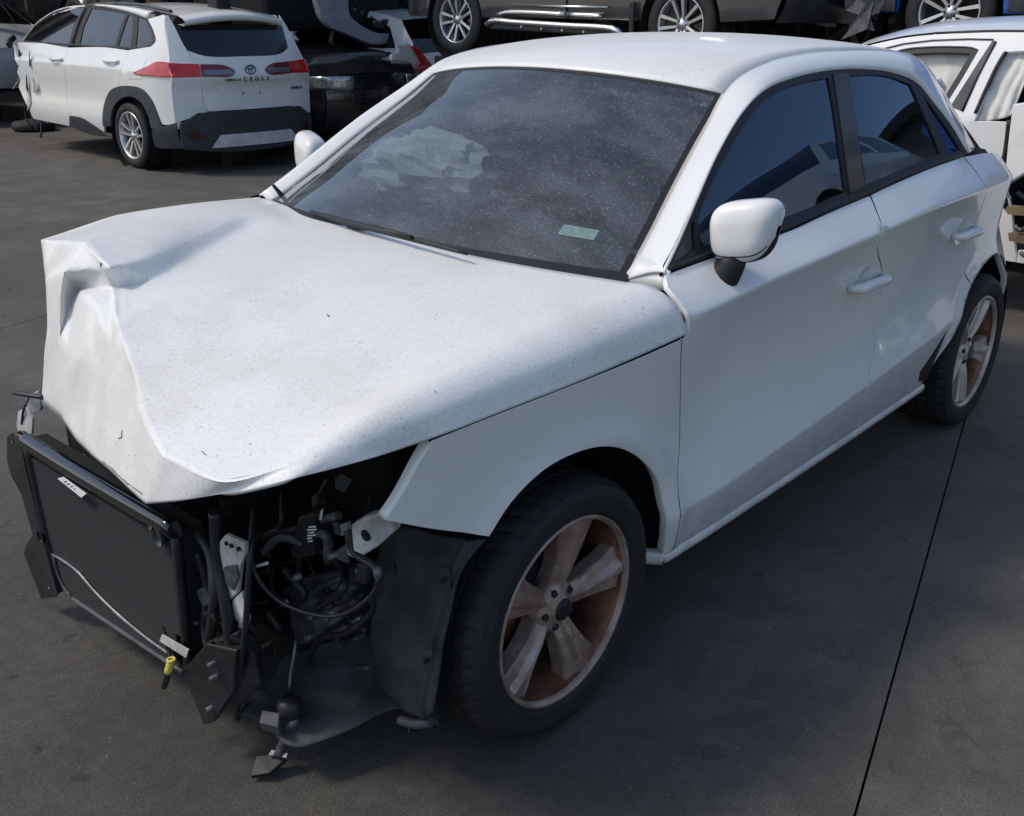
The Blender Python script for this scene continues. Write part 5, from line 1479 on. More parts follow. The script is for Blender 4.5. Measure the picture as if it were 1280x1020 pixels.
for s in (1, -1):
    o_ = panel('tail_lamp', lamp_poly(s), fR(.014), M['dark_red'], gate, .05, out=OUTR, gap=.004, lip=.02)
    mid = [(s * lerp(lamp_px[0][0], lamp_px[1][0], t), lerp(lamp_px[4][1], lamp_px[0][1], q)) for t, q in ((.06, .12), (1.25, .12), (1.2, .50), (.06, .50))]
    panel('clear_lens', ring([[a, b] for a, b in zip(mid, mid[1:] + mid[:1])], .03), fR(.017), M['smoke_lens'], o_, .05, out=OUTR, gap=0, lip=.002)
    cl = [(s * .825, lamp_px[0][1] + .012), (s * lamp_px[0][0] * 1.01, lamp_px[0][1]), (s * lamp_px[4][0] * 1.01, lamp_px[4][1]), (s * .825, lamp_px[4][1] - .005)]
    panel('tail_lamp', ring([[a, b] for a, b in zip(cl, cl[1:] + cl[:1])], .03), fR(.014), M['tail_red'], SV, .05, out=OUTR, gap=.003, lip=.02)
    fz0, fz1 = lamp_px[4][1] - .005, lamp_px[0][1] + .012
    fl2 = [(-.80, fz1), (-.60, fz1 + .004), (-.46, lerp(fz0, fz1, .62)), (-.25, lerp(fz0, fz1, .16)), (-.30, fz0 + .004), (-.80, fz0)]
    panel('tail_lamp', ring([fl2[:4], fl2[3:5], [fl2[4], fl2[5]], [fl2[5], fl2[0]]], .03), fS(.012, s), M['tail_red'], SV, .05, out=Vector((0, s, 0)), gap=.002, lip=.02)
bt = [(y, gap_l[-1][1] - .006) for y in (.62, .3, 0, -.3, -.62)]
bump = ring([bt, [(-.62, bt[0][1]), (-.80, .50)], [(-.80, .50), (-.80, .27)], [(-.80, .27), (-.4, .22), (0, .21), (.4, .22), (.80, .27)], [(.80, .27), (.80, .50)], [(.80, .50), (.62, bt[0][1])]], .04)
bmp = panel('rear_bumper', bump, fR(.035), M['cladding'], SV, .05, out=OUTR, gap=0, lip=.06)
for s in (1, -1):
    panel('bumper_side', ring([[(-.80, .52), (-.80, .27)], [(-.80, .27), (-.50, .25), (-.44, .26)], [(-.44, .26), (-.47, .42)], [(-.47, .42), (-.80, .52)]], .05), fS(.014, s), M['cladding'], SV, .06, out=Vector((0, s, 0)), gap=0, lip=.03)
    rf = [(s * .735, .44), (s * .66, .46), (s * .60, .37), (s * .735, .355)]
    panel('reflector', ring([[a, b] for a, b in zip(rf, rf[1:] + rf[:1])], .04), fR(.040), mat('deep_red_reflector', (.045, .004, .006), .15, coat=.8), bmp, .06, out=OUTR, gap=0, lip=.004)
skid = rvs([(268, 178), (281, 166), (374, 157), (382, 166), (378, 168)])
sk = [(.52, .265), (.42, .385), (-.44, .385), (-.53, .30), (-.48, .265)]
panel('skid_plate', ring([[a, b] for a, b in zip(sk, sk[1:] + sk[:1])], .04), fR(.050), mat('silver_skid_plate', (.74, .74, .72), .45, metal=.1, var=.3, scale=6), bmp, .05, out=OUTR, gap=0, lip=.015)
# plate recess, strip, badge, lettering
rec = [(.36, .90), (-.36, .90), (-.42, .93), (.42, .93)]
panel('plate_garnish', ring([[a, b] for a, b in zip(rec, rec[1:] + rec[:1])], .04), fR(.012), PW, gate, .05, out=OUTR, gap=0, lip=.02)
pr = [(.40, .70), (-.40, .70), (-.29, .885), (.29, .885)]
panel('plate_recess', ring([[a, b] for a, b in zip(pr, pr[1:] + pr[:1])], .04), fR(.003), PW, gate, .05, out=OUTR, gap=0, lip=.002)
for y in (.10, -.10): MB().box((R2(y, .77) - .006, y, .775), (.006, .010, .030), .002).build('plate_screw', M['dark'], gate)
def text_mesh(body, size, name, parent, M4, m, spacing=1.0, depth=.004):
    cu = bpy.data.curves.new(name, 'FONT'); cu.body = body; cu.size = size; cu.extrude = depth; cu.space_character = spacing; cu.align_x = 'CENTER'; cu.align_y = 'CENTER'
    to = bpy.data.objects.new(name, cu); COL.objects.link(to)
    bpy.context.view_layer.update()
    me = bpy.data.meshes.new_from_object(to.evaluated_get(bpy.context.evaluated_depsgraph_get()))
    bpy.data.objects.remove(to); bpy.data.curves.remove(cu)
    me.transform(M4)
    return link(name, me, m, parent)
def rear_text(body, size, y, z, spacing, d=.016):
    Mx = Matrix(((0, 0, -1, R2(y, z) - d), (-1, 0, 0, y), (0, 1, 0, z), (0, 0, 0, 1)))
    return text_mesh(body, size, 'lettering', gate, Mx, M['black_gloss'], spacing)
for word, sz, y0, z0, st_, d_ in (('COROLLA', .034, .305, .915, .026, .016), ('CROSS', .058, .085, .915, .068, .016), ('HYBRID', .040, -.535, .80, .027, .006)):
    for k, ch in enumerate(word): rear_text(ch, sz, y0 - st_ * k, z0, 1.0, d_)
bc = Vector((R2(0, 1.005) - .012, 0, 1.005))
badge = MB()
def ell(a, b, cz=0, n=28): return [bc + Vector((-.004, a * cos(2*pi*k/n), cz + b * sin(2*pi*k/n))) for k in range(n + 1)]
badge.tube(ell(.062, .044), .006, 6); badge.tube(ell(.020, .040), .005, 6); badge.tube(ell(.045, .018, .022), .005, 6)
badge.build('badge', mat('dark_chrome_badge', (.10, .14, .20), .2, metal=.8), gate)
# wheels, underside
gwheel(SV, (0, .885, .335), 1, .335, .238, .22, 5, 'twin', mat('machined_alloy', (.72, .72, .72), .3, metal=.8), M['dark'], 18)
gwheel(SV, (0, -.885, .335), -1, .335, .225, .22, 5, 'twin', M['alloy'], M['black_gloss'], 18)
for s in (1, -1):
    mb = MB().lathe([(.405, -.01), (.405, -.26), (.05, -.28)], 28, c=(0, 0, .335)); mb.v = [(a, s * (.90 + b), c) for a, b, c in mb.v]; mb.build('wheel_housing', M['dark'], SV)
MB().box((.6, 0, .34), (2.9, 1.55, .10), .02).build('floor_pan', M['dark'], SV)
MB().box((-.62, 0, .40), (.5, 1.5, .28), .05).build('rear_floor', M['dark'], SV)
# torn front: shards of fender, beam ends and loose pipes, a brake disc on the ground
rs = random.Random(11)
M['torn'] = mat('torn_white_panel', (.62, .60, .52), .5, second=(.20, .18, .14), scale=9)
MB().box((2.35, .1, .62), (.9, 1.2, .55), .08).build('engine', M['engine'], SV)
MB().box((2.15, 0, 1.02), (.5, 1.4, .06), .02).build('cowl', M['torn'], SV)
for k in range(26):
    c = Vector((rs.uniform(2.12, 2.75), rs.uniform(.60, .82), rs.uniform(.38, 1.02)))
    pts_ = [c + Vector((rs.uniform(-.16, .16), rs.uniform(-.07, .07), rs.uniform(-.16, .16))) for _ in range(3)]
    pts_.append(pts_[0].lerp(pts_[2], .5) + Vector((rs.uniform(-.1, .1), .03, rs.uniform(-.1, .1))))
    plate('torn_shard', [pts_[0], pts_[1], pts_[2]], .012, rs.choice([M['torn'], M['torn'], M['torn'], M['casting'], M['engine']]), SV)
for k in range(12):
    c = Vector((rs.uniform(1.98, 2.45), rs.uniform(.84, .93), rs.uniform(.40, 1.0)))
    plate('torn_shard', [c, c + Vector((rs.uniform(.04, .16), rs.uniform(-.05, .03), rs.uniform(-.12, .05))), c + Vector((rs.uniform(-.05, .08), rs.uniform(-.03, .04), rs.uniform(.06, .18)))], .010, rs.choice([M['torn'], M['torn'], M['casting']]), SV)
for k in range(7):
    a = Vector((rs.uniform(2.15, 2.6), rs.uniform(.6, .80), rs.uniform(.6, 1.0)))
    MB().tube([a, a + Vector((.1, .05, -.2)), a + Vector((.05, .02, -.45))], .010, 6, step=.05).build('loose_pipe', rs.choice([M['engine'], M['casting']]), SV)
px_o = SVI @ PX(42, 158, 'z', .05)
MB().lathe([(0, .10), (.10, .10), (.14, .08), (.24, .07), (.27, .04), (.27, -.03), (.20, -.05)], 28, 'z', c=(px_o.x, px_o.y, .05)).build('fallen_hub', M['rubber'], SV)
MB().tube([SVI @ PX(50, 140, 'x', 3.72), SVI @ PX(52, 155, 'x', 3.72), SVI @ PX(51, 172, 'x', 3.70)], .014, 6, step=.05).build('hanging_strap', M['grey_plastic'], SV)
MB().tube([fS(.02)(*sv(19, 47)), fS(.10)(*sv(22, 53)), fS(.13)(*sv(26, 56))], .035, 8, step=.04).build('mirror_stump', M['black_matte'], SV)

# ------------------------------------------------------------ the rest of the yard
M['black_paint'] = paint_mat('black_car_paint', (.008, .009, .012), amount=.05, speck=.1, rough=.2, coat=1.0)
M['dark_grey_paint'] = paint_mat('dark_grey_paint', (.030, .031, .035), amount=.05, speck=.2, rough=.3, coat=.7)
M['blue_paint'] = paint_mat('blue_car_paint', (.010, .10, .42), amount=.08, speck=.1, rough=.25)
M['silver_paint'] = paint_mat('silver_car_paint', (.36, .37, .39), amount=.25, speck=.3, rough=.35)
HATCH = [(1.95, .72), (1.75, .81), (1.35, .91), (.95, .99), (.55, 1.25), (.25, 1.42), (-.2, 1.48), (-.7, 1.47), (-1.2, 1.42), (-1.5, 1.36), (-1.75, 1.12), (-1.85, .98), (-1.93, .72)]
WINS = [[(.72, 1.02), (.18, 1.38), (-.20, 1.42), (-.25, 1.02)], [(-.33, 1.02), (-.28, 1.42), (-1.0, 1.38), (-1.35, 1.28), (-1.55, 1.04)]]
# black car, nose towards the lane, roof crushed by the shell stacked on it
CRUSH = [(1.95, .80), (1.80, .90), (1.45, .985), (1.05, 1.03), (.75, 1.06), (.55, 1.08), (.1, 1.09), (-.5, 1.09), (-1.1, 1.08), (-1.5, 1.06), (-1.7, 1.02), (-1.8, .98), (-1.93, .72)]
bk = gen_car('black_hatchback', 'black car with crushed roof beside the white crossover, clear headlights towards the lane', 'car', M['black_paint'], CRUSH, [], (1.28, -1.25), .30, .86, 1.0, (6.22, 8.98, 0), -pi / 2, lamp_f=(.60, .96, .67, .81))
gr = MB()
for k in range(4): gr.box((2.10 - .01 * k, 0, .62 - .045 * k), (.03, .75 - .03 * k, .012), .003)
for k in range(4): MB().box((2.115 - .008 * k, 0, .62 - .045 * k), (.03, .75 - .03 * k, .014), .003).build('grille_bar', M['black_gloss'], bk)
# stripped silver shell lying on the black car
sh = empty('stripped_car_shell', (6.6, 8.3, 1.1), 0, 'pale grey stripped body shell with an empty door frame, stacked on the black car', 'car shell')
def sh_plate(name, l, yv, thick, m, bev):
    o = plate(name, [PX(a, b, 'y', yv) - Vector((6.6, 8.3, 1.1)) for a, b in l], thick, m, sh, bev); return o
M['shell'] = mat('dusty_grey_shell', (.33, .35, .36), .45, second=(.24, .25, .26), scale=5)
sm = lambda l: [(p.x, p.y) for p in spline([Vector((a, b, 0)) for a, b in l], n=4)]
sh_plate('door_frame', sm([(390, -14), (395, 8), (401, 24), (413, 35), (430, 42), (446, 49), (462, 54.5), (485, 53.5), (505, 50), (517, 44)]) + sm([(521, 35), (515, 29), (503, 36), (490, 41), (470, 41.5), (456, 36), (441, 26), (433.5, 16), (433, -14)]), 8.0, .09, M['shell'], .03)
sh_plate('sill_trim', [(466, 26), (505, 22), (512, 27), (500, 33), (486, 37), (470, 34)], 8.12, .05, M['shell'], .015)
sh_plate('rubber_edge', sm([(430, 42.5), (446, 49.5), (462, 55), (485, 54)]) + [(484, 56.5), (462, 57.5), (444, 51.5), (428, 44)], 7.99, .10, M['engine'], .004)
for (a, b, c, d) in ((484, 28, 10, 8), (473, 30, 6, 7), (500, 30, 7, 4)):
    sh_plate('seat_rail', [(a - c / 2, b - d / 2), (a + c / 2, b - d / 2), (a + c / 2, b + d / 2), (a - c / 2, b + d / 2)], 8.06, .05, M['engine'], .01)
rs = random.Random(4)
for k in range(8):
    a, b = rs.uniform(436, 470), rs.uniform(-6, 28)
    sh_plate('wire_scrap', [(a, b), (a + rs.uniform(2, 7), b + rs.uniform(-3, 4)), (a + rs.uniform(0, 6), b + rs.uniform(3, 6))], 8.2, .02, rs.choice([M['casting'], M['engine'], M['engine']]), 0)
MB().box((.35, .95, .60), (2.1, 1.6, .95), .1).build('cabin', M['dark'], sh)
for q in (508, 494): MB().lathe([(0, -.052), (.012, -.052), (.012, .0)], 10, 'y', c=PX(q, 44 if q == 508 else 47, 'y', 8.0) - Vector((6.6, 8.3, 1.1))).build('hole', M['dark'], sh)
# white hatch with tall red lamps, tail towards the lane
wh = gen_car('white_hatchback', 'white hatchback with a tall red tail lamp beside the black car', 'car', M['suv_paint'], HATCH, WINS, (1.25, -1.25), .31, .84, .98, (8.02, 9.32, 0), pi / 2, lamp_r=None)
lm = MB()
A_ = lambda px, py, y: PX(px, py, 'y', y) - Vector((8.02, 9.32, 0))
Ri = Matrix.Rotation(-pi / 2, 3, 'Z')
plate('tail_lamp', [Ri @ A_(a, b, 7.30) for a, b in ((514, 57), (520, 58), (530, 72), (541, 86), (530, 92), (509, 92), (508, 86), (527, 81), (520, 68))], .10, M['red_lens'], wh, .02)
plate('tailgate_edge', [Ri @ A_(a, b, 7.33) for a, b in ((488, 68), (497, 64), (494, 56), (510, 53), (526, 80), (506, 84), (488, 76))], .06, M['suv_paint'], wh, .02)
# rack with the stacked dark grey vehicle
rk = empty('storage_rack', (7.0, 4.0, 0), 0, 'dark steel rack that carries the stacked vehicles', 'rack')
M['rack'] = mat('dark_rack_steel', (.035, .034, .034), .6, metal=.4, var=.5, scale=6)
for x in (-.75, .80):
    MB().box((x, -1.3, .985), (.12, 6.6, .12), .008).build('beam', M['rack'], rk)
    for y in (-4.4, -1.6, .6, 1.9): MB().box((x, y, .46), (.10, .10, .92), .006).build('post', M['rack'], rk)
for y in (-4.4, -1.6, .6, 1.9): MB().box((0, y, .88), (1.42, .09, .09), .006).build('cross_beam', M['rack'], rk)
SUVT = [(2.20, .85), (1.95, .98), (1.55, 1.06), (1.10, 1.12), (.70, 1.40), (.40, 1.58), (-.2, 1.66), (-.8, 1.66), (-1.5, 1.60), (-1.85, 1.54), (-2.05, 1.25), (-2.12, 1.10), (-2.18, .80)]
SW = [[(.85, 1.14), (.38, 1.52), (-.15, 1.58), (-.2, 1.14)], [(-.3, 1.14), (-.25, 1.58), (-1.3, 1.52), (-1.75, 1.20)]]
ds = gen_car('dark_grey_suv', 'dark grey vehicle with chrome side strips, stacked high on the rack behind the roof', 'suv', M['dark_grey_paint'], SUVT, SW, (1.325, -1.31), .335, .90, 1.10, (6.99, 4.29, 1.065), pi / 2, zb=.36, wheel_kw=dict(n=5, style='twin', m_face=M['alloy'], m_dark=M['black_gloss']), lamp_f=(.6, .96, .78, .92))
M['chrome'] = mat('dull_chrome', (.70, .70, .68), .25, metal=.9)
def dl(px, py, x=6.08): p = PX(px, py, 'x', x) - Vector((6.99, 4.29, 1.065)); return Vector((p.y, -p.x, p.z))
MB().tube([dl(622, 19, 6.06), dl(632, 15.5, 6.06), dl(660, 15.5, 6.06), dl(707, 18, 6.06)], .022, 8, step=.1).build('door_strip', M['chrome'], ds)
MB().tube([dl(709, 18, 6.06), dl(730, 19, 6.06), dl(748, 20, 6.06), dl(752, 21, 6.06)], lambda t: .022 - .012 * t ** 4, 8, step=.1).build('door_strip', M['chrome'], ds)
MB().tube([dl(608, 31, 5.98), dl(614, 26, 5.98), dl(640, 27.5, 5.98), dl(700, 31.5, 5.98), dl(765, 36, 5.98), dl(772, 39, 5.98), dl(779, 45, 6.0)], .026, 8, step=.1).build('side_step', M['chrome'], ds)
MB().tube([dl(614, 32, 6.02), dl(700, 37, 6.02), dl(768, 42, 6.02)], .03, 8).build('side_step', M['grey_plastic'], ds)
for q in ((652, 33.5), (677, 36), (703, 38), (730, 40)): MB().box(dl(q[0], q[1], 5.99), (.02, .02, .02), .004).build('bolt', M['chrome'], ds)
MB().tube([dl(640, 6, 6.06), dl(707, 8, 6.06), dl(760, 9, 6.06)], .010, 6).build('door_edge', M['chrome'], ds)
MB().tube([dl(708, -12, 6.083), dl(708, 4, 6.083), dl(709, 27, 6.083)], .007, 6).build('door_gap', M['dark'], ds)
MB().box(dl(790, 24, 6.05), (.05, .03, .28), .01).build('mud_flap', M['black_matte'], ds)
# wrecked dark car further along, nose first
dw = gen_car('wrecked_dark_car', 'black wrecked car with a dark wheel on the upper row behind the roof', 'car', M['black_paint'], HATCH, WINS, (1.30, -1.25), .33, .88, .98, (8.86, 1.08, 1.08), pi / 2, wheel_kw=dict(n=5, style='single', m_face=mat('dark_alloy', (.20, .20, .21), .35, metal=.7), m_dark=M['dark']), lamp_f=(.55, .96, .62, .78))
rs = random.Random(21)
def dwp(px, py, x=7.9): p = PX(px, py, 'x', x) - Vector((8.86, 1.08, 1.08)); return Vector((p.y, -p.x, p.z))
def dw_plate(name, l, x, th, m, bev=.004): return plate(name, [dwp(a, b, x) for a, b in l], th, m, dw, bev)
dw_plate('bumper_skin', [(932, 16), (1000, 8), (1030, -4), (1026, 18), (1005, 40), (985, 50), (960, 48), (940, 34)], 7.85, .05, M['black_matte'], .015)
dw_plate('bumper_skin', [(893, 12), (932, 16), (958, 42), (955, 48), (900, 44), (892, 40)], 7.86, .05, M['dark_grey_paint'], .015)
dw_plate('white_bracket', [(1008, 21), (1042, 25), (1046, 34), (1008, 30)], 7.8, .03, M['white_part'])
dw_plate('lamp_rest', [(911, -6), (927, -6), (926, 6), (912, 7)], 7.8, .06, M['clear_lens'])
dw_plate('lamp_frame', [(927, -6), (935, -6), (933, 17), (912, 16), (912, 12), (927, 11)], 7.79, .03, M['grey_plastic'])
dw_plate('bracket', [(903, 14), (911, 10), (908, 40), (896, 41)], 7.8, .04, M['grey_plastic'])
MB().tube([dwp(981, -6, 7.75), dwp(972, 14, 7.75), dwp(958, 47, 7.75)], .022, 6).build('loose_strut', M['engine'], dw)
MB().tube([dwp(1038, 36, 7.8), dwp(1045, 44, 7.8), dwp(1047, 58, 7.8)], .018, 6).build('loose_strut', M['grey_plastic'], dw)
for k in range(6):
    a, b = rs.uniform(948, 965), rs.uniform(12, 34)
    dw_plate('scrap', [(a, b), (a + rs.uniform(3, 9), b + rs.uniform(-3, 3)), (a + rs.uniform(0, 6), b + rs.uniform(4, 8))], 7.78, .02, rs.choice([M['engine'], M['casting']]), 0)
# blue car with silver wheels on the upper row
bl_ = gen_car('blue_crossover', 'blue car with a silver five-spoke wheel, stacked high behind the white sedan', 'car', M['blue_paint'], SUVT, SW, (1.32, -1.32), .335, .90, 1.08, (7.50, -.34, 1.185), pi / 2, zb=.33, wheel_kw=dict(n=5, style='twin', m_face=M['alloy'], m_dark=M['dark']))
def bp_(x, z, d=.012): return Vector((x, .90 - .05 * max(0, (.42 - z) / .2) ** 1.5 + d, z))
for x0_, x1_ in ((-.92, .90), (1.72, 2.12)):
    panel('cladding', ring([[(x0_, .34), (x1_, .34)], [(x1_, .34), (x1_, .50)], [(x1_, .50), (x0_, .50)], [(x0_, .50), (x0_, .34)]], .1), bp_, M['cladding'], bl_, .15, out=Vector((0, 1, 0)), gap=0)
for o in bl_.children:
    if o.name.startswith('front_bumper') or o.name.startswith('hood'): o.data.materials[0] = M['black_matte']
rs = random.Random(8)
for k in range(9):
    p = Vector((rs.uniform(1.75, 2.25), .9 + rs.uniform(-.05, .12), rs.uniform(.15, .6)))
    plate('scrap', [p, p + Vector((rs.uniform(.05, .25), .03, rs.uniform(-.1, .1))), p + Vector((rs.uniform(-.05, .1), -.02, rs.uniform(.08, .2)))], .015, rs.choice([M['engine'], M['casting'], M['black_matte'], M['black_matte']]), bl_)
# parked silver car beyond the crossover and a dark one above it with a bare rusty drum
sc_ = gen_car('silver_car', 'dusty silver car beyond the white crossover in the far corner', 'car', M['silver_paint'], HATCH, WINS, (1.28, -1.25), .31, .86, .98, (4.30, 13.9, .22), -pi / 2 + .15)
dv = gen_car('dark_van', 'dark vehicle with a bare rusty brake drum, behind the roof of the white crossover', 'van', M['black_paint'], SUVT, SW, (1.3, -1.3), .34, .9, 1.10, (6.6, 14.1, .9), -pi / 2)
dr = PX(197, 3, 'y', 11.7) - Vector((6.6, 14.1, .9)); dr = Matrix.Rotation(pi / 2, 3, 'Z') @ dr
MB().lathe([(0, .05), (.05, .05), (.055, .03), (.13, .025), (.15, .01), (.15, -.05)], 28, 'x', c=dr).build('brake_drum', mat('rusted_drum', (.30, .17, .10), .7, second=(.14, .07, .04), scale=12), dv)

# ------------------------------------------------------------ white sedan behind the hatchback: front door gone, curtain airbags out
WS = empty('white_sedan', (4.9, -.3, 0), 0, 'white car at the right edge, front door missing, white curtain airbags hanging out', 'car')
def xs(z): return 4.16 + .36 * max(0, z - 1.0) + .10 * max(0, z - 1.25) ** 1.5 + .05 * max(0, .5 - z)
def wp(px, py, d=0.0):
    x = 4.2
    for _ in range(20):
        p = PX(px, py, 'x', x); x = .5 * x + .5 * (xs(p.z) + d)
    return (p.y, p.z)
def fW(d=0.0): return lambda y, z: Vector((xs(z) + d - 4.9, y + .3, z))
def wps(l): return [wp(*a) for a in l]
OUTW = Vector((-1, 0, 0))
def lines(P): return [[a, b] for a, b in zip(P, P[1:] + P[:1])]
SP = M['suv_paint']
w_top = wps([(1066, 63), (1092, 55.5), (1130, 47.5), (1166, 43.5), (1210, 41.5), (1245, 40.5), (1290, 41), (1340, 44)])
h_r = ring([wps([(1100, 70), (1130, 60.5), (1159, 57.5), (1192, 57), (1216, 58.5), (1224, 62)]), wps([(1224, 62), (1205, 95), (1185, 127), (1178, 138)]), wps([(1178, 138), (1120, 150), (1085, 120)]), wps([(1085, 120), (1088, 90), (1100, 70)])], .03)
h_f = ring([wps([(1254, 65), (1290, 63), (1340, 68)]), [wp(1340, 68), (wp(1340, 68)[0] - .25, .95)], [(wp(1340, 68)[0] - .25, .95), (wp(1340, 68)[0] - .3, .36)], [(wp(1340, 68)[0] - .3, .36), (wp(1270, 330)[0], .36)], wps([(1270, 330), (1263, 262), (1255, 222), (1263, 153)]), wps([(1263, 153), (1217, 152)]), wps([(1217, 152), (1247, 76), (1254, 65)])], .03)
yl, yr = 1.75, -2.0
fr_y = wp(1340, 68)[0]
wo = ring([w_top, [w_top[-1], (fr_y - .55, 1.02)], [(fr_y - .55, 1.02), (fr_y - 1.3, .92)], [(fr_y - 1.3, .92), (fr_y - 1.35, .3)], [(fr_y - 1.35, .3), (yl, .3)], [(yl, .3), (yl + .05, .9)], [(yl + .05, .9), (1.0, 1.02)], [(1.0, 1.02), w_top[0]]], .05)
sf = panel('side_panel', wo, fW(), SP, WS, .06, holes=[h_r, h_f], out=OUTW, gap=0, lip=.03)
# roof and the seam beside it
rf_ = []
for p in spline([Vector((a[0], a[1], 0)) for a in w_top], n=4):
    y, z = p.x, p.y
    rf_.append([Vector((xs(z) - 4.9 + .02 + 1.25 * v, y + .3, z + .012 + .075 * sin(pi * min(1, v * 1.02)) ** .8)) for v in [q / 14 for q in range(15)]])
gridmesh('roof', rf_, SP, WS)
MB().tube([fW(.018)(*p) + Vector((0, 0, .006)) for p in w_top[3:]], .008, 6).build('roof_seam', M['black_matte'], WS)
MB().tube([fW(-.004)(*p) for p in wps([(1092, 64), (1130, 54.7), (1166, 50.3), (1210, 48.7), (1242, 49.4)])], .004, 6).build('door_seam', M['grey_plastic'], WS)
panel('window_rubber', h_r, fW(.012), M['black_matte'], WS, .06, holes=[inset(h_r, .035)], out=OUTW, gap=0, lip=.02)
bpl = lines(wps([(1241, 51), (1244.5, 51), (1202, 138), (1189, 132)]))
panel('pillar_trim', ring(bpl, .04), fW(-.006), M['grey_plastic'], WS, .06, out=OUTW, gap=0, lip=.006)
MB().tube([fW(-.003)(*p) for p in wps([(1245, 52), (1222, 96), (1203, 139)])], .006, 6).build('door_seam', M['black_matte'], WS)
MB().tube([fW(.002)(*p) for p in wps([(1258, 65), (1250, 76), (1234, 108), (1219, 142)])], .010, 6, step=.03).build('seal_or_gap_shade', M['black_matte'], WS)
MB().tube([fW(-.002)(*p) for p in wps([(1262, 150), (1258, 185), (1252, 220), (1258, 260)])], .014, 8, step=.03).build('seal_or_gap_shade', M['black_matte'], WS)
# curtain airbags: hanging creased cloth
def cloth(name, corners, d, nu, nv, seed, amp):
    tl_, tr_, br_, bl2 = [Vector(fW(d)(*wp(*q, d))) for q in corners]
    g_ = []
    for i in range(nv + 1):
        row = []
        for j in range(nu + 1):
            u, v = j / nu, i / nv
            p = tl_.lerp(tr_, u).lerp(bl2.lerp(br_, u), v)
            q = Vector((p.y * 9 + seed, p.z * 6, seed))
            k = sin(u * 22 + 3 * noise.noise(q)) * .5 + noise.noise(q * 2.2)
            row.append(p + Vector((amp * k * (.35 + .65 * v), 0, .02 * noise.noise(q * .7) * v)))
        g_.append(row)
    return gridmesh(name, g_, M['white_cloth'], WS, lip=.006)
cloth('curtain_airbag', [(1086, 62), (1226, 58), (1188, 160), (1075, 160)], .075, 50, 26, 2.0, .016)
ca = cloth('curtain_airbag', [(1250, 66), (1300, 62), (1264, 143), (1214, 152)], .045, 34, 26, 5.0, .018)
# inside: dark cabin, seat, far pillar; remains of the open door and litter
MB().box((.62, .18, .80), (.9, 1.5, 1.0), .05).build('cabin', M['dark'], WS)
def wrow(y, z, c): return [Vector((xs(z) - 4.9 + .01 + 1.50 * v, y + .3 - .10 * sin(pi * v), z + c * sin(pi * v))) for v in [q / 12 for q in range(13)]]
gridmesh('windscreen', [wrow(lerp(fr_y, fr_y - .55, t / 6), lerp(w_top[-1][1], 1.02, t / 6), .05) for t in range(7)], M['glass_dark'], WS)
gridmesh('hood', [wrow(lerp(fr_y - .55, fr_y - 1.3, t / 6), lerp(1.02, .92, t / 6) - .0, .04) for t in range(7)], SP, WS)
gridmesh('front_bumper', [wrow(fr_y - 1.30 - .10 * sin(pi * t / 6), lerp(.92, .30, t / 6), .04 * (1 - t / 6)) for t in range(7)], SP, WS)
gridmesh('far_side', [[Vector((xs(1.0) - 4.9 + 1.50, y + .3, z)) for z in (.3, .6, .95)] for y in (fr_y - 1.3, -1, 0, 1.0, 1.75)], SP, WS)
def wpl(name, l, th, m, bev=.004): return plate(name, [PX(a, b, 'x', c) - Vector((4.9, -.3, 0)) for a, b, c in l], th, m, WS, bev)
wpl('open_door', [(1269, 130, 4.0), (1320, 122, 3.9), (1320, 205, 3.9), (1288, 214, 3.95), (1258, 232, 4.0), (1263, 180, 4.0)], .04, SP, .008)
wpl('sill', [(1262, 257, 4.1), (1320, 262, 4.0), (1320, 272, 4.0), (1263, 267, 4.1)], .05, mat('brown_board', (.25, .18, .10), .7, var=.4, scale=12))
wpl('sill', [(1264, 290, 4.1), (1320, 300, 4.0), (1320, 312, 4.0), (1265, 300, 4.1)], .05, mat('brown_board_worn', (.22, .15, .08), .7, var=.4, scale=12))
for q in ((1268, 282), (1275, 315), (1272, 240)): MB().tube([PX(q[0], q[1], 'x', 4.05) - Vector((4.9, -.3, 0)), PX(q[0] + 8, q[1] + 6, 'x', 4.05) - Vector((4.9, -.3, 0)), PX(q[0] + 20, q[1] - 4, 'x', 4.0) - Vector((4.9, -.3, 0))], .012, 6, step=.03).build('litter', M['casting'], WS)
for wy in (1.25, -1.75): gwheel(WS, (-.70, wy, .31), 1, .31, .21, .2, 5, 'single', M['alloy'], M['dark'], 10).rotation_euler = (0, 0, pi / 2)
gridmesh('rear_end', [[Vector((-.74 + 1.62 * v, 2.05 + .12 * sin(pi * v), z)) for v in [q / 8 for q in range(9)]] for z in (.3, .5, .7, .92)] + [[Vector((-.70 + 1.5 * v, 1.3, 1.03)) for v in [q / 8 for q in range(9)]]], SP, WS)

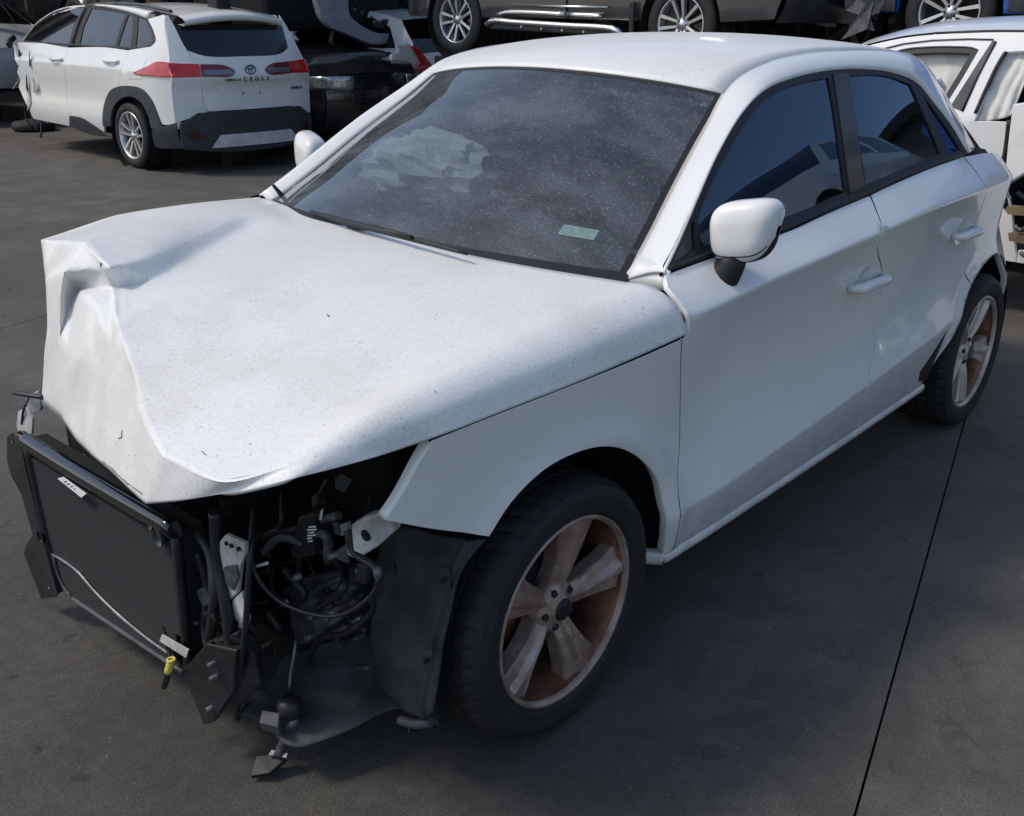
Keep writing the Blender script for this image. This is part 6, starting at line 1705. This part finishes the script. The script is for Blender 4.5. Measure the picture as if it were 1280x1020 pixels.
# ------------------------------------------------------------ shed over the far rows, and what stands across the lane
M['sheet'] = mat('dark_corrugated_sheet', (.05, .052, .055), .6, metal=.3, second=(.03, .03, .03), scale=2)
shed = empty('open_shed', (10, 12, 0), 0, 'dark open shed over the far rows of wrecked cars', 'shed')
def corr(name, o, u, v, nu, amp=.03, pitch=.24):
    """corrugated sheet from corner o along u (ribbed) and v"""
    g_ = []
    for k in (0, 1):
        g_.append([o + u * (j / nu) + v * k + u.cross(v).normalized() * (amp * (1 if j % 4 in (1, 2) else -1)) for j in range(nu + 1)])
    return gridmesh(name, g_, M['sheet'], shed, lip=.004)
for k in range(6):
    corr('wall_sheet', Vector((-9.2 + 3.4 * k, 5.6, 0)), Vector((3.38, 0, 0)), Vector((0, 0, 4.6)), 56)
for k in range(6):
    corr('wall_sheet', Vector((7.2, 5.6 - 3.4 * k, 0)), Vector((0, -3.38, 0)), Vector((0, 0, 4.6)), 56)
for k in range(4):
    corr('roof_sheet', Vector((-5.9 + 3.3 * k, -5.0, 4.62)), Vector((3.28, 0, 0)), Vector((0, 10.8, .25)), 56)
for x in (-5.6, .5, 6.8):
    for y in (-4.9, .8): MB().box((x, y, 2.28), (.16, .16, 4.56), .01).build('post', M['rack'], shed)
    MB().box((x, .3, 4.48), (.14, 10.6, .16), .01).build('roof_beam', M['rack'], shed)
op = gen_car('white_parked_car', 'white car on a low rack across the lane, mirrored in the dark side windows', 'car', M['suv_paint'], HATCH, WINS, (1.28, -1.25), .31, .86, .98, (6.3, -3.7, 1.42), pi - .1, lamp_f=(.55, .96, .62, .78))
wal = empty('warehouse', (18, -12, 0), 0, 'grey warehouse wall across the lane, mirrored in the dark side windows', 'building')
for k in range(8):
    o = MB().box((.2, -14 + 4 * k, 2.6), (.3, 3.97, 5.2), .01).build('wall_panel', mat('grey_render_%d' % k, (.17 + .01 * (k % 3), .17, .165), .8, var=.3, scale=2), wal)
MB().box((.1, 0, 5.35), (1.2, 32.4, .3), .02).build('eaves', M['rack'], wal)

r2 = empty('storage_rack', (6.3, -3.7, 0), -.1, 'low steel rack across the lane under the mirrored white car', 'rack')
for y in (-.75, .75):
    MB().box((0, y, 1.35), (4.2, .12, .12), .008).build('beam', M['rack'], r2)
    for x in (-1.9, 1.9): MB().box((x, y, .645), (.10, .10, 1.29), .006).build('post', M['rack'], r2)
for x in (-1.9, 1.9): MB().box((x, 0, 1.27), (.09, 1.38, .09), .006).build('cross_beam', M['rack'], r2)
